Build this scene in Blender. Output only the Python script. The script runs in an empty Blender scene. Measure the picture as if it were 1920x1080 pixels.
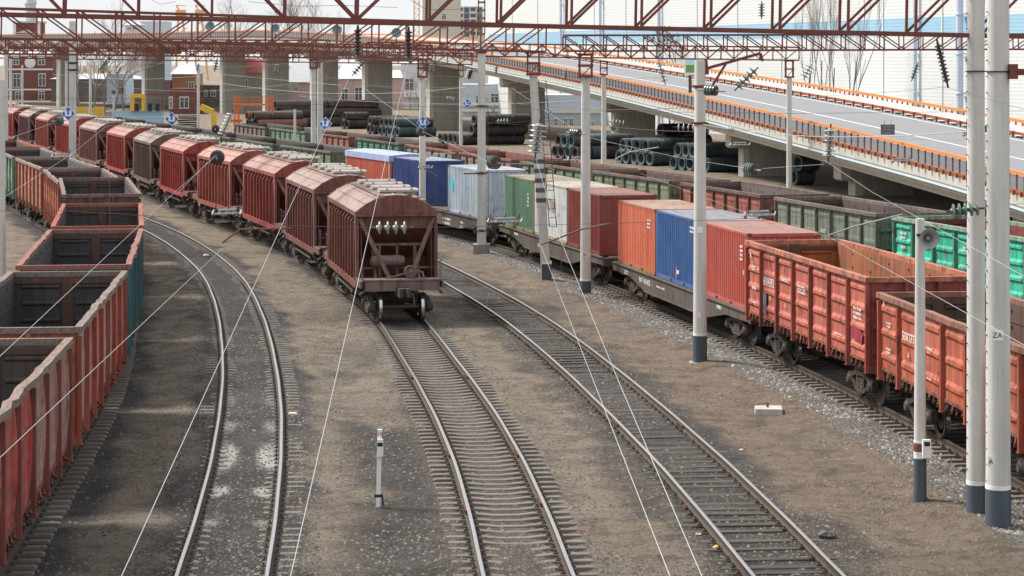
import bpy, math, random
import numpy as np
from mathutils import Vector, Matrix
R = math.radians
rnd = random.Random(7)
SC = bpy.context.scene
COL = SC.collection
# ------------------------------------------------------------------ camera
FPX, YH, CZ, RT = 4250.0, 115.0, 9.3, 0.20      # focal length (in 1/1920 widths), horizon row, eye height, rail top height
cam = bpy.data.cameras.new('camera'); camo = bpy.data.objects.new('camera', cam); COL.objects.link(camo)
camo.location = (0, 0, CZ); camo.rotation_euler = (R(90), 0, 0)
cam.sensor_width = 36; cam.lens = FPX / 1920 * 36; cam.shift_y = -(540 - YH) / 1920
cam.clip_start = .5; cam.clip_end = 9000
SC.camera = camo
# ------------------------------------------------------------------ world, sun, exposure
SUN_AZ, SUN_EL = -62.0, 50.0                     # degrees from +Y (clockwise), elevation: from the left, a little ahead
w = bpy.data.worlds.new('World'); SC.world = w; w.use_nodes = True
nt = w.node_tree; bg = nt.nodes['Background']
sky = nt.nodes.new('ShaderNodeTexSky'); sky.sky_type = 'NISHITA'; sky.sun_disc = False
sky.sun_elevation = R(SUN_EL); sky.sun_rotation = R(SUN_AZ); sky.air_density = 1.0; sky.dust_density = 3.0; sky.altitude = 100
tc = nt.nodes.new('ShaderNodeTexCoord'); mp = nt.nodes.new('ShaderNodeMapping'); mp.inputs['Scale'].default_value = (1, 1, 3.5)
nz = nt.nodes.new('ShaderNodeTexNoise'); nz.inputs['Scale'].default_value = 2.2; nz.inputs['Detail'].default_value = 6
rp = nt.nodes.new('ShaderNodeValToRGB'); rp.color_ramp.elements[0].position = .25; rp.color_ramp.elements[1].position = .62
rp.color_ramp.elements[0].color = (.62,.62,.62,1); rp.color_ramp.elements[1].color = (.97,.97,.97,1)
mx = nt.nodes.new('ShaderNodeMix'); mx.data_type = 'RGBA'
mx.inputs[7].default_value = (14.5, 14.9, 15.3, 1)   # thin bright cloud veil
nt.links.new(tc.outputs['Generated'], mp.inputs[0]); nt.links.new(mp.outputs[0], nz.inputs['Vector'])
nt.links.new(nz.outputs['Fac'], rp.inputs[0]); nt.links.new(rp.outputs[0], mx.inputs[0])
nt.links.new(sky.outputs[0], mx.inputs[6]); nt.links.new(mx.outputs[2], bg.inputs[0])
bg.inputs[1].default_value = .052
sl = bpy.data.lights.new('sun', 'SUN'); sl.energy = 3.9; sl.angle = R(15); sl.color = (1, .95, .88)
so = bpy.data.objects.new('sun', sl); COL.objects.link(so)
az, el = R(SUN_AZ), R(SUN_EL)
sd = Vector((math.sin(az) * math.cos(el), math.cos(az) * math.cos(el), math.sin(el)))
so.rotation_euler = sd.to_track_quat('Z', 'Y').to_euler(); so.location = sd * 60
SC.view_settings.view_transform = 'Standard'; SC.view_settings.look = 'None'; SC.view_settings.gamma = 1
SC.view_settings.exposure = 0.58
SC.render.engine = 'CYCLES'
# ------------------------------------------------------------------ materials
def srgb(h):
    h = h.lstrip('#'); c = [int(h[i:i+2], 16) / 255 for i in (0, 2, 4)]
    return tuple(x / 12.92 if x <= .04045 else ((x + .055) / 1.055) ** 2.4 for x in c)
def material(name, col=(.5,.5,.5), rough=.8, metal=0, objcol=False, dust=0, dustcol=(.42,.38,.33), grime=0, grimecol=(.03,.025,.02),
             rust=0, rustcol=(.16,.06,.03), bump=0, bscale=30, scale=1.0, spec=.4, streak=(5,5,.35), vary=0):
    m = bpy.data.materials.new(name); m.use_nodes = True
    n = m.node_tree.nodes; l = m.node_tree.links; b = n['Principled BSDF']
    b.inputs['Roughness'].default_value = rough; b.inputs['Metallic'].default_value = metal
    b.inputs['Specular IOR Level'].default_value = spec
    oi = n.new('ShaderNodeObjectInfo'); t = n.new('ShaderNodeTexCoord')
    ad = n.new('ShaderNodeVectorMath'); ad.operation = 'ADD'
    ml = n.new('ShaderNodeVectorMath'); ml.operation = 'SCALE'; ml.inputs[0].default_value = (37, 53, 71)
    l.new(oi.outputs['Random'], ml.inputs['Scale']); l.new(t.outputs['Object'], ad.inputs[0]); l.new(ml.outputs[0], ad.inputs[1])
    P = ad.outputs[0]
    if objcol: cur = oi.outputs['Color']
    else:
        rg = n.new('ShaderNodeRGB'); rg.outputs[0].default_value = (*col, 1); cur = rg.outputs[0]
    def noise(sc, det=5, mapping=None):
        x = n.new('ShaderNodeTexNoise'); x.inputs['Scale'].default_value = sc; x.inputs['Detail'].default_value = det
        x.inputs['Roughness'].default_value = .6
        if mapping:
            q = n.new('ShaderNodeMapping'); q.inputs['Scale'].default_value = mapping; l.new(P, q.inputs[0]); l.new(q.outputs[0], x.inputs['Vector'])
        else: l.new(P, x.inputs['Vector'])
        return x.outputs['Fac']
    def ramp(s, a, c, hi):
        x = n.new('ShaderNodeMapRange'); x.inputs[1].default_value = a; x.inputs[2].default_value = c; x.inputs[4].default_value = hi
        l.new(s, x.inputs[0]); return x.outputs[0]
    def mix(f, c):
        nonlocal cur
        x = n.new('ShaderNodeMix'); x.data_type = 'RGBA'; l.new(f, x.inputs[0]); l.new(cur, x.inputs[6]); x.inputs[7].default_value = (*c, 1)
        cur = x.outputs[2]
    if dust: mix(ramp(noise(.9 * scale, 6), .38, .72, dust), dustcol)
    if vary: mix(ramp(noise(4 * scale, 7), .35, .7, vary), tuple(x * .45 for x in col) if not objcol else (.05,.04,.04))
    if grime: mix(ramp(noise(1.0 * scale, 6, streak), .42, .72, grime), grimecol)
    if rust: mix(ramp(noise(2.3 * scale, 9), .56, .66, rust), rustcol)
    l.new(cur, b.inputs['Base Color'])
    if bump:
        bn = n.new('ShaderNodeBump'); bn.inputs['Strength'].default_value = bump; bn.inputs['Distance'].default_value = .02
        l.new(noise(bscale, 4), bn.inputs['Height']); l.new(bn.outputs[0], b.inputs['Normal'])
    return m
MT = {}
MT['paint'] = material('weathered_paint', objcol=True, rough=.62, dust=.22, dustcol=(.36,.23,.18), grime=.75, grimecol=(.035,.018,.014), rust=.75, rustcol=(.10,.038,.022), bump=.12, bscale=18)
MT['worn_rim'] = material('splintered_rim', objcol=True, rough=.9, dust=.55, dustcol=(.24,.19,.165), grime=.7, grimecol=(.035,.025,.022), rust=.6, rustcol=(.22,.07,.04), bump=.5, bscale=9, streak=(1.5,9,9), scale=1.6)
MT['paint_inner'] = material('sooty_lining', objcol=True, rough=.85, dust=.35, dustcol=(.13,.12,.115), grime=.6, grimecol=(.02,.019,.02), rust=.4, rustcol=(.14,.06,.035), bump=.2, bscale=12)
MT['paint_clean'] = material('container_paint', objcol=True, rough=.5, dust=.12, dustcol=(.5,.46,.42), grime=.40, grimecol=(.10,.06,.045), rust=.38, rustcol=(.2,.09,.05), bump=.05, bscale=20)
MT['roof_dust'] = material('dusty_roof', objcol=True, rough=.9, dust=.65, dustcol=(.40,.36,.32), grime=.35, grimecol=(.10,.075,.06), rust=.35, streak=(1,6,1), bump=.1)
MT['steel_dark'] = material('greasy_dark_steel', (.050,.044,.040), rough=.7, dust=.45, dustcol=(.13,.105,.085), rust=.3, bump=.15)
MT['wheel'] = material('wheel_steel', (.07,.062,.055), rough=.55, metal=.4, dust=.4, dustcol=(.12,.09,.07))
MT['wheel_tread'] = material('polished_tread', (.55,.55,.55), rough=.25, metal=.9)
MT['rail_side'] = material('rusty_rail_side', (.062,.045,.034), rough=.85, dust=.5, dustcol=(.10,.072,.05), bump=.2)
MT['rail_top'] = material('polished_rail_top', (.46,.46,.47), rough=.32, metal=.85, vary=.3)
MT['sleeper_c'] = material('sleeper_concrete', (.19,.168,.15), rough=.95, dust=.6, dustcol=(.11,.092,.078), vary=.45, bump=.3, bscale=25)
MT['sleeper_w'] = material('sleeper_wood', (.075,.065,.058), rough=.95, dust=.6, dustcol=(.13,.112,.098), vary=.4, bump=.4, bscale=20, streak=(.6,8,8), grime=.6)
MT['concrete'] = material('pole_concrete', (.62,.61,.58), rough=.9, dust=.3, dustcol=(.36,.34,.31), grime=.35, grimecol=(.22,.2,.18), bump=.12, bscale=14, vary=.12)
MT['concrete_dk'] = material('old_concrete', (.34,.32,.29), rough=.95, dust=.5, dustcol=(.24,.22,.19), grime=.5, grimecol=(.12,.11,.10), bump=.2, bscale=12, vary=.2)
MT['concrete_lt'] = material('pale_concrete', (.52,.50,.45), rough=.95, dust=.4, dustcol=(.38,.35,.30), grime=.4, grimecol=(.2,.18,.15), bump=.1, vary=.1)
MT['bluegrey'] = material('slate_blue_paint', (.055,.075,.10), rough=.75, dust=.3, dustcol=(.15,.16,.17), vary=.2, grime=.3, grimecol=(.2,.2,.2))
MT['white'] = material('white_paint', (.78,.78,.77), rough=.7, grime=.2, grimecol=(.4,.37,.33))
MT['truss'] = material('oxide_red_steel', (.185,.052,.037), rough=.75, dust=.4, dustcol=(.12,.05,.04), rust=.5, rustcol=(.09,.035,.025), grime=.3)
MT['rust'] = material('rust_plain', (.17,.065,.035), rough=.9, dust=.5, dustcol=(.10,.045,.03), bump=.2)
MT['black'] = material('black_metal', (.02,.02,.021), rough=.6)
MT['fitting'] = material('dull_silver_fitting', (.30,.30,.30), rough=.5, metal=.3, vary=.4)
MT['pier'] = material('pier_concrete', (.40,.375,.335), rough=.95, dust=.4, dustcol=(.30,.275,.235), grime=.45, grimecol=(.17,.155,.135), bump=.15, bscale=10, vary=.12)
MT['wire'] = material('galvanised_wire', (.40,.41,.42), rough=.5, metal=.2)
MT['wire_dk'] = material('dark_wire', (.10,.095,.09), rough=.7)
MT['glassins'] = material('green_glass_disc', (.13,.19,.16), rough=.22, spec=.7, vary=.3)
MT['porcelain'] = material('brown_porcelain_disc', (.045,.028,.026), rough=.25, spec=.7)
MT['greyins'] = material('grey_porcelain_disc', (.27,.29,.28), rough=.3, spec=.6, vary=.3)
MT['text'] = material('stencil_white', (.72,.70,.66), rough=.8, grime=.35, grimecol=(.35,.2,.16))
MT['text_blk'] = material('stencil_black', (.03,.03,.03), rough=.8)
MT['text_red'] = material('stencil_red', (.5,.04,.03), rough=.8)
MT['sign_blue'] = material('sign_blue', (.012,.15,.52), rough=.4)
# ------------------------------------------------------------------ mesh builder
class MB:
    def __init__(s): s.v = []; s.f = []; s.m = []
    def add(s, v, f, mi=0):
        o = len(s.v); s.v += [tuple(p) for p in v]; s.f += [tuple(i + o for i in q) for q in f]; s.m += [mi] * len(f); return s
    def box(s, x0, x1, y0, y1, z0, z1, mi=0, mat=None):
        v = [Vector((x, y, z)) for z in (z0, z1) for x, y in ((x0, y0), (x1, y0), (x1, y1), (x0, y1))]
        if mat: v = [mat @ p for p in v]
        return s.add(v, [(3,2,1,0), (4,5,6,7), (0,1,5,4), (1,2,6,5), (2,3,7,6), (3,0,4,7)], mi)
    def bar(s, p, q, a, b=None, mi=0, up=(0,0,1)):
        p = Vector(p); q = Vector(q); b = b or a; d = (q - p)
        if d.length < 1e-6: return s
        d.normalize(); u = Vector(up)
        if abs(d.dot(u)) > .98: u = Vector((1, 0, 0))
        x = d.cross(u).normalized(); y = x.cross(d)
        v = [c + x * i * a / 2 + y * j * b / 2 for c in (p, q) for i, j in ((-1,-1), (1,-1), (1,1), (-1,1))]
        return s.add(v, [(0,1,2,3), (7,6,5,4), (4,5,1,0), (5,6,2,1), (6,7,3,2), (7,4,0,3)], mi)
    def path(s, pts, r, n=6, mi=0, cap=True):
        pts = [Vector(p) for p in pts]; rs = r if isinstance(r, (list, tuple)) else [r] * len(pts); v = []; f = []
        for k, p in enumerate(pts):
            d = (pts[min(k+1, len(pts)-1)] - pts[max(k-1, 0)]).normalized()
            u = Vector((0,0,1)) if abs(d.z) < .95 else Vector((1,0,0))
            x = d.cross(u).normalized(); y = x.cross(d)
            for i in range(n):
                a = 2 * math.pi * i / n; v.append(p + (x * math.cos(a) + y * math.sin(a)) * rs[k])
        for k in range(len(pts) - 1):
            for i in range(n):
                j = (i + 1) % n; f.append((k*n+i, k*n+j, (k+1)*n+j, (k+1)*n+i))
        if cap: f.append(tuple(range(n-1, -1, -1))); f.append(tuple((len(pts)-1)*n + i for i in range(n)))
        return s.add(v, f, mi)
    def tube(s, p, q, r, r1=None, n=8, mi=0): return s.path([p, q], [r, r if r1 is None else r1], n, mi)
    def lathe(s, prof, n=16, mat=None, mi=0):      # profile of (radius, z), turned about local z
        v = []; f = []
        for r, z in prof:
            for i in range(n):
                a = 2 * math.pi * i / n; p = Vector((r * math.cos(a), r * math.sin(a), z)); v.append(mat @ p if mat else p)
        for k in range(len(prof) - 1):
            for i in range(n):
                j = (i + 1) % n; f.append((k*n+i, k*n+j, (k+1)*n+j, (k+1)*n+i))
        f.append(tuple(range(n-1, -1, -1))); f.append(tuple((len(prof)-1)*n + i for i in range(n)))
        return s.add(v, f, mi)
    def prism(s, poly, y0, y1, mi=0, ax='xz'):     # polygon (a,b) extruded along the third axis
        def P(a, b, c): return {'xz': (a, c, b), 'yz': (c, a, b), 'xy': (a, b, c)}[ax]
        n = len(poly); v = [P(a, b, y0) for a, b in poly] + [P(a, b, y1) for a, b in poly]
        f = [tuple(range(n)), tuple(range(2*n-1, n-1, -1))] + [(i, i+n, (i+1) % n + n, (i+1) % n) for i in range(n)]
        return s.add(v, f, mi)
    def quad(s, *p, mi=0): return s.add(p, [tuple(range(len(p)))], mi)
    def mesh(s, name, *mats, smooth=False, fix=True):
        me = bpy.data.meshes.new(name); me.from_pydata(s.v, [], s.f)
        for m in mats: me.materials.append(MT[m] if isinstance(m, str) else m)
        me.polygons.foreach_set('material_index', s.m)
        if smooth: me.polygons.foreach_set('use_smooth', [True] * len(s.f))
        if fix:
            import bmesh
            bm = bmesh.new(); bm.from_mesh(me); bmesh.ops.recalc_face_normals(bm, faces=bm.faces); bm.to_mesh(me); bm.free()
        if smooth: me.set_sharp_from_angle(angle=R(40))
        me.update(); return me
def O(name, me, parent=None, loc=(0,0,0), rot=(0,0,0), color=None, scale=None):
    o = bpy.data.objects.new(name, me); COL.objects.link(o); o.location = loc; o.rotation_euler = rot
    if parent: o.parent = parent
    if color: o.color = (*color, 1)
    if scale: o.scale = scale
    return o
def tag(o, label, cat=None, group=None, kind=None):
    o['label'] = label
    if cat: o['category'] = cat
    if group: o['group'] = group
    if kind: o['kind'] = kind
    return o
def empty(name, loc=(0,0,0), rz=0, scale=None):
    return O(name, None, None, loc, (0, 0, rz), None, scale)
def at(x, y, Y):                                   # a point seen in direction (x, y) standing at distance Y
    return Vector(((x - 960) / FPX * Y, Y, CZ - (y - YH) / FPX * Y))
def text_mesh(s, size, mat, align='CENTER', extrude=.002):
    cu = bpy.data.curves.new('t', 'FONT'); cu.body = s; cu.size = size; cu.align_x = align; cu.align_y = 'CENTER'; cu.extrude = extrude; cu.resolution_u = 3
    ob = bpy.data.objects.new('t', cu); COL.objects.link(ob)
    me = bpy.data.meshes.new_from_object(ob.evaluated_get(bpy.context.evaluated_depsgraph_get()))
    bpy.data.objects.remove(ob); bpy.data.curves.remove(cu); me.materials.clear(); me.materials.append(MT[mat]); return me
# ------------------------------------------------------------------ track alignments
def spline(nodes):
    y = np.array([a for a, b in nodes], float); x = np.array([b for a, b in nodes], float); n = len(y); h = np.diff(y)
    A = np.zeros((n, n)); r = np.zeros(n); A[0, 0] = A[-1, -1] = 1
    for i in range(1, n-1):
        A[i, i-1] = h[i-1]; A[i, i] = 2 * (h[i-1] + h[i]); A[i, i+1] = h[i]; r[i] = 6 * ((x[i+1]-x[i])/h[i] - (x[i]-x[i-1])/h[i-1])
    M2 = np.linalg.solve(A, r)
    def fn(t):
        t = np.asarray(t, float); i = np.clip(np.searchsorted(y, t) - 1, 0, n-2); a = (y[i+1]-t); b = (t-y[i]); H = h[i]
        return M2[i]*a**3/(6*H) + M2[i+1]*b**3/(6*H) + (x[i]/H - M2[i]*H/6)*a + (x[i+1]/H - M2[i+1]*H/6)*b
    return fn
class Track:
    def __init__(s, nodes, y0=8, y1=300):
        f = spline(nodes); ys = np.arange(y0, y1, .25); xs = f(ys); s.P = np.c_[xs, ys]
        s.S = np.r_[0, np.cumsum(np.hypot(np.diff(xs), np.diff(ys)))]
        s.T = np.gradient(s.P, axis=0); s.T /= np.linalg.norm(s.T, axis=1)[:, None]
    def at(s, d):
        p = np.array([np.interp(d, s.S, s.P[:, i]) for i in (0, 1)]); t = np.array([np.interp(d, s.S, s.T[:, i]) for i in (0, 1)]); return p, t / np.linalg.norm(t)
    def s_at(s, y): return float(np.interp(y, s.P[:, 1], s.S))
    def off(s, d, o, z=0):
        p, t = s.at(d); return Vector((p[0] + t[1] * o, p[1] - t[0] * o, z))
    def dist(s, X, Y):
        x = np.interp(Y, s.P[:, 1], s.P[:, 0]); c = np.interp(Y, s.P[:, 1], s.T[:, 1]); return (X - x) * c
TR = {k: Track(v) for k, v in dict(
    A=[(5,-2.7),(25,-4.05),(40,-5.13),(50,-5.92),(60,-6.92),(72,-8.4),(84,-10.15),(96,-12.26),(108,-15.0),(120,-18.3),(135,-23.2),(160,-31.2),(200,-44.5),(235,-56),(300,-79)],
    B=[(5,2.5),(25,1.3),(40,.31),(50,-.38),(60,-1.36),(72,-2.84),(80,-3.92),(90,-5.75),(101.8,-8.36),(111,-10.52),(123.5,-14.4),(141.5,-20.1),(165,-27),(179.5,-31.8),(208,-41.4),(234,-50),(300,-73)],
    C=[(5,8.0),(25,6.35),(40,5.1),(50,4.25),(60,3.18),(72,1.69),(84,-.16),(96,-2.5),(108,-5.1),(120,-8.0),(136,-13),(160,-21),(182,-29),(230,-45),(300,-69)],
    D=[(5,15.9),(30,13.6),(49.8,11.75),(57.9,10.86),(64.4,9.95),(75,8.19),(84,6.5),(95,4.3),(105,2.05),(115,-.55),(123.5,-3.3),(135,-7.3),(147,-12.0),(160,-16.8),(173,-21.5),(182,-24.8),(222,-38.4),(300,-65)],
    E=[(5,33.5),(40,25.5),(72.5,17.7),(83,15.1),(94.5,12.2),(106.9,8.9),(116,5.9),(128.6,1.8),(142,-2.1),(155,-6.1),(167.5,-10.2),(185,-16.5),(222,-29.5),(300,-58)],
    G=[(5,-7.4),(25,-8.9),(40,-9.95),(50,-10.85),(60,-11.8),(75.7,-13.9),(88,-15.9),(104,-19.2),(120,-23.4),(131,-27.0),(151,-33.4),(180,-43),(230,-60),(300,-85)]).items()}
ORD = ['first','second','third','fourth','fifth','sixth','seventh','eighth','ninth','tenth','eleventh','twelfth','thirteenth','fourteenth']
# ------------------------------------------------------------------ ground
nr = np.random.RandomState(3)
LAT = nr.rand(256, 256)
def vnoise(x, y, sc, oct=4):
    v = 0; a = 1; tot = 0
    for o in range(oct):
        u = x * sc * 2**o + 17.3 * o + 1000; q = y * sc * 2**o + 5.1 * o + 1000; i = np.floor(u).astype(int); j = np.floor(q).astype(int); fu = u - i; fq = q - j
        fu = fu*fu*(3-2*fu); fq = fq*fq*(3-2*fq)
        g = lambda a_, b_: LAT[a_ % 256, b_ % 256]
        v = v + a * ((g(i,j)*(1-fu) + g(i+1,j)*fu)*(1-fq) + (g(i,j+1)*(1-fu) + g(i+1,j+1)*fu)*fq); tot += a; a *= .5
    return v / tot
def sstep(a, b, x): t = np.clip((x - a) / (b - a), 0, 1); return t*t*(3-2*t)
def band(d, a, b, s): return sstep(a - s, a + s, d) * (1 - sstep(b - s, b + s, d))
def ground_z(X, Y, full=False):
    n1 = vnoise(X, Y, .12); n2 = vnoise(X, Y, .9, 3); z = (n1 - .5) * .16 + (n2 - .5) * .07 + (vnoise(X + 5, Y, 3.1, 2) - .5) * .05
    for k, t in TR.items():
        d = t.dist(X, Y); a = np.abs(d); m = 1 - sstep(1.5, 2.6, a)
        ex = {'A': .012, 'B': -.03, 'C': .010, 'D': -.035, 'E': -.05, 'G': -.03}[k]
        inner = ex + (vnoise(X + 31, Y, .5, 3) - .5) * (.10 if k in 'AC' else .05)
        if k == 'A': inner = inner + .035 * (1 - sstep(.25, .6, a)) + .07 * (vnoise(X - 7, Y + 3, .35, 3) - .33) * sstep(.9, 1.1, a)
        if k == 'B': inner = inner + (.055 * (1 - sstep(-1.15, -.85, d)) + .055 * sstep(1.1, 1.4, d)) * sstep(.25, .5, vnoise(X + 77, Y - 13, .4, 3)) + .045 * (1 - sstep(.3, .8, a)) * (1 - sstep(41, 47, Y))
        if k == 'C': inner = inner + .03 * sstep(.95, 1.2, a)
        if k == 'A': inner = inner + .03 * (1 - sstep(-1.2, -.9, d))
        z = z * (1 - m) + inner * m
        if k == 'D': z = z + .10 * band(d, -3.4, -1.7, .35)
    return z
def axis(segs):
    out = [segs[0][0]]
    for a, b, st in segs:
        n = max(1, int(round((b - a) / st))); out += list(a + (b - a) * (np.arange(1, n + 1) / n))
    return np.array(out)
gx = axis([(-3000,-400,400), (-400,-90,40), (-90,-30,2), (-30,-17,.4), (-17,17,.16), (17,34,.6), (34,90,4), (90,400,40), (400,3000,400)])
gy = axis([(-60,20,8), (20,37,1), (37,62,.14), (62,100,.24), (100,135,.5), (135,200,2), (200,600,20), (600,5000,400)])
GX, GY = np.meshgrid(gx, gy); X = GX.ravel(); Y = GY.ravel(); Z = ground_z(X, Y)
far = sstep(200, 260, np.hypot(X, Y)); Z = Z * (1 - far)
nx = len(gx); ny = len(gy); idx = (np.arange(ny-1)[:, None] * nx + np.arange(nx-1)[None]).ravel()
F4 = np.c_[idx, idx+1, idx+nx+1, idx+nx]
me = bpy.data.meshes.new('ground'); me.vertices.add(len(X)); me.vertices.foreach_set('co', np.c_[X, Y, Z].ravel())
me.loops.add(F4.size); me.loops.foreach_set('vertex_index', F4.ravel()); me.polygons.add(len(F4)); me.polygons.foreach_set('loop_start', np.arange(0, F4.size, 4))
me.polygons.foreach_set('use_smooth', np.ones(len(F4), bool)); me.update(); me.validate()
dA, dB, dC, dD, dG = (TR[k].dist(X, Y) for k in 'ABCDG')
nn = vnoise(X, Y, .25, 4); n3 = vnoise(X + 60, Y + 9, .45, 4); n4 = vnoise(X - 40, Y + 70, .16, 4)
oil = np.zeros_like(X)
for d, wd, am in ((dA, 1.35, .8), (dB, 1.2, .45), (dC, 1.35, .6), (dD, 1.5, .6), (dG, 1.7, .7)):
    oil = np.maximum(oil, am * (1 - sstep(wd * .75, wd * 1.5, np.abs(d) + (n3 - .5) * 1.6)))
oil = np.maximum(oil, .62 * band(dB, -3.4, -1.0, .9) * sstep(.42, .62, n4) * (1 - sstep(66, 84, Y)))   # spilt fuel left of the hopper track
oil = np.maximum(oil, .5 * band(dC, -2.2, -.9, .5) * sstep(.46, .6, n3)); oil = np.maximum(oil, .35 * band(dA, -4.2, -1, .6) * sstep(.5, .68, nn))
oil = np.maximum(oil, .5 * band(dC, 1, 2.2, .4) * sstep(.5, .65, nn))
sand = .8 * band(dB, -3.4, -1.2, .4) * sstep(.52, .66, nn) + .95 * band(dB, 1.4, 3.2, .5) * sstep(.45, .62, nn) + .75 * band(dA, 1.8, 5, .6) * sstep(92, 104, Y) * sstep(.4, .6, n3)
sand = np.clip(sand + .9 * band(dB, -2.9, -1.0, .4) * (1 - sstep(44, 51, Y + (nn - .5) * 8)), 0, 1) * (.8 - .6 * oil)
gravel = np.clip(band(dD, -2.7, -1.2, .35) * sstep(.3, .55, n3 + .12) + .35 * band(dD, -4.6, -3, .8) * sstep(.5, .6, n3), 0, 1)
brown = np.clip(band(dC, 1.2, 4.6, .8) * sstep(.3, .6, nn + .1), 0, 1)
spill = np.zeros_like(X)
for yc, hw_, am in ((53.2, 1.6, 1.3), (48.9, .6, 1.2), (57.5, 1.2, .5), (45.5, .4, .5), (62, 1.5, .35)): spill = np.maximum(spill, am * np.exp(-((np.abs(dA) - .55) / .28)**2 - ((Y - yc) / hw_)**2))
for d in (dA, dB, dC): oil = np.maximum(oil, .95 * np.exp(-((np.abs(d) - .80) / .30)**2))
for nm, a in (('spill', spill), ('oil', oil), ('sand', sand), ('gravel', gravel), ('brown', brown)):
    at_ = me.attributes.new(nm, 'FLOAT', 'POINT'); at_.data.foreach_set('value', a.astype(np.float32))
gm = bpy.data.materials.new('yard_dirt'); gm.use_nodes = True; n = gm.node_tree.nodes; l = gm.node_tree.links; b = n['Principled BSDF']; b.inputs['Roughness'].default_value = .95; b.inputs['Specular IOR Level'].default_value = .2
tcn = n.new('ShaderNodeTexCoord')
def gnoise(sc, det=6, rough=.6):
    x = n.new('ShaderNodeTexNoise'); x.inputs['Scale'].default_value = sc; x.inputs['Detail'].default_value = det; x.inputs['Roughness'].default_value = rough; l.new(tcn.outputs['Object'], x.inputs['Vector']); return x.outputs['Fac']
def grange(s, a, c, lo=0, hi=1):
    x = n.new('ShaderNodeMapRange'); x.inputs[1].default_value = a; x.inputs[2].default_value = c; x.inputs[3].default_value = lo; x.inputs[4].default_value = hi; l.new(s, x.inputs[0]); return x.outputs[0]
def gmix(f, a, c, mode='MIX'):
    x = n.new('ShaderNodeMix'); x.data_type = 'RGBA'; x.blend_type = mode
    if isinstance(f, float): x.inputs[0].default_value = f
    else: l.new(f, x.inputs[0])
    for k, v in ((6, a), (7, c)):
        if isinstance(v, tuple): x.inputs[k].default_value = (*v, 1)
        else: l.new(v, x.inputs[k])
    return x.outputs[2]
def gattr(nm, amt=1.1):                                        # patch mask with edges broken up by grit
    x = n.new('ShaderNodeAttribute'); x.attribute_name = nm; a = n.new('ShaderNodeMath'); a.operation = 'MULTIPLY_ADD'; a.inputs[1].default_value = amt; l.new(gnoise(5.5, 9, .8), a.inputs[0]); l.new(x.outputs['Fac'], a.inputs[2]); return grange(a.outputs[0], .18 + amt*.5, .62 + amt*.5)
def gmul(a, c):
    x = n.new('ShaderNodeMath'); x.operation = 'MULTIPLY'; l.new(a, x.inputs[0]); l.new(c, x.inputs[1]); return x.outputs[0]
c = gmix(grange(gnoise(.55, 9, .7), .38, .62), (.225,.185,.145), (.305,.25,.19))
c = gmix(grange(gnoise(2.6, 8, .75), .47, .66), c, (.33,.28,.225))
c = gmix(gattr('brown'), c, gmix(grange(gnoise(2.2), .35, .7), (.215,.168,.125), (.305,.24,.18)))
c = gmix(gattr('sand'), c, gmix(grange(gnoise(3.1), .3, .7), (.22,.175,.13), (.315,.25,.185)))
c = gmix(gattr('oil'), c, gmix(grange(gnoise(1.3), .35, .7), (.045,.045,.050), (.095,.088,.085)))
c = gmix(grange(gnoise(.9, 10, .75), .48, .60, 0, .65), c, (.085,.070,.058))       # damp trodden patches
c = gmix(grange(gnoise(.22, 8, .7), .52, .66, 0, .4), c, (.20,.185,.17))
vo = n.new('ShaderNodeTexVoronoi'); vo.inputs['Scale'].default_value = 13; l.new(tcn.outputs['Object'], vo.inputs['Vector'])
vc = n.new('ShaderNodeSeparateColor'); l.new(vo.outputs['Color'], vc.inputs[0])
c = gmix(gattr('gravel'), c, gmix(vc.outputs[0], (.10,.095,.09), (.30,.285,.265)))
c = gmix(grange(gnoise(60, 3, .7), .62, .70, 0, .35), c, (.34,.31,.27))          # tiny pale chips
c = gmix(grange(gnoise(11, 8, .8), .50, .64, 0, .85), c, (.05,.042,.036))
c = gmix(gattr('spill', 1.3), c, (.50,.49,.47))
l.new(c, b.inputs['Base Color'])
bn = n.new('ShaderNodeBump'); bn.inputs['Strength'].default_value = 1.0; bn.inputs['Distance'].default_value = .14; l.new(gnoise(16, 8, .75), bn.inputs['Height']); l.new(bn.outputs[0], b.inputs['Normal'])
me.materials.append(gm); g = O('ground', me); g['kind'] = 'structure'; g['label'] = 'brown and grey yard dirt with oil stains between the tracks'
# loose stones
def stones(name, pts, sizes, cols, label):
    base = np.array([(1,0,-.2),(0,1,-.2),(-1,0,-.2),(0,-1,-.2),(.25,.15,.75),(-.3,-.2,.6)]); fac = [(0,1,4),(1,5,4),(1,2,5),(2,3,5),(3,4,5),(3,0,4)]
    N = len(pts); an = nr.rand(N) * 6.28; ca, sa = np.cos(an), np.sin(an); jit = 1 + (nr.rand(N, 6, 3) - .5) * .7
    v = base[None] * jit * sizes[:, None, None] * np.array([1, 1, .75]); vx = v[:, :, 0]*ca[:, None] - v[:, :, 1]*sa[:, None]; vy = v[:, :, 0]*sa[:, None] + v[:, :, 1]*ca[:, None]
    V = np.stack([vx, vy, v[:, :, 2]], -1) + pts[:, None, :]; Fc = (np.array(fac)[None] + (np.arange(N) * 6)[:, None, None]).reshape(-1, 3)
    me = bpy.data.meshes.new(name); me.vertices.add(N*6); me.vertices.foreach_set('co', V.ravel()); me.loops.add(Fc.size); me.loops.foreach_set('vertex_index', Fc.ravel().astype(np.int32))
    me.polygons.add(len(Fc)); me.polygons.foreach_set('loop_start', np.arange(0, Fc.size, 3)); me.polygons.foreach_set('material_index', np.repeat(nr.randint(0, len(cols), N), 6)); me.update()
    for i, cc in enumerate(cols): me.materials.append(material(name + '_stone', cc, rough=.95, vary=.2))
    o = O(name, me); tag(o, label, kind='stuff'); return o
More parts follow.
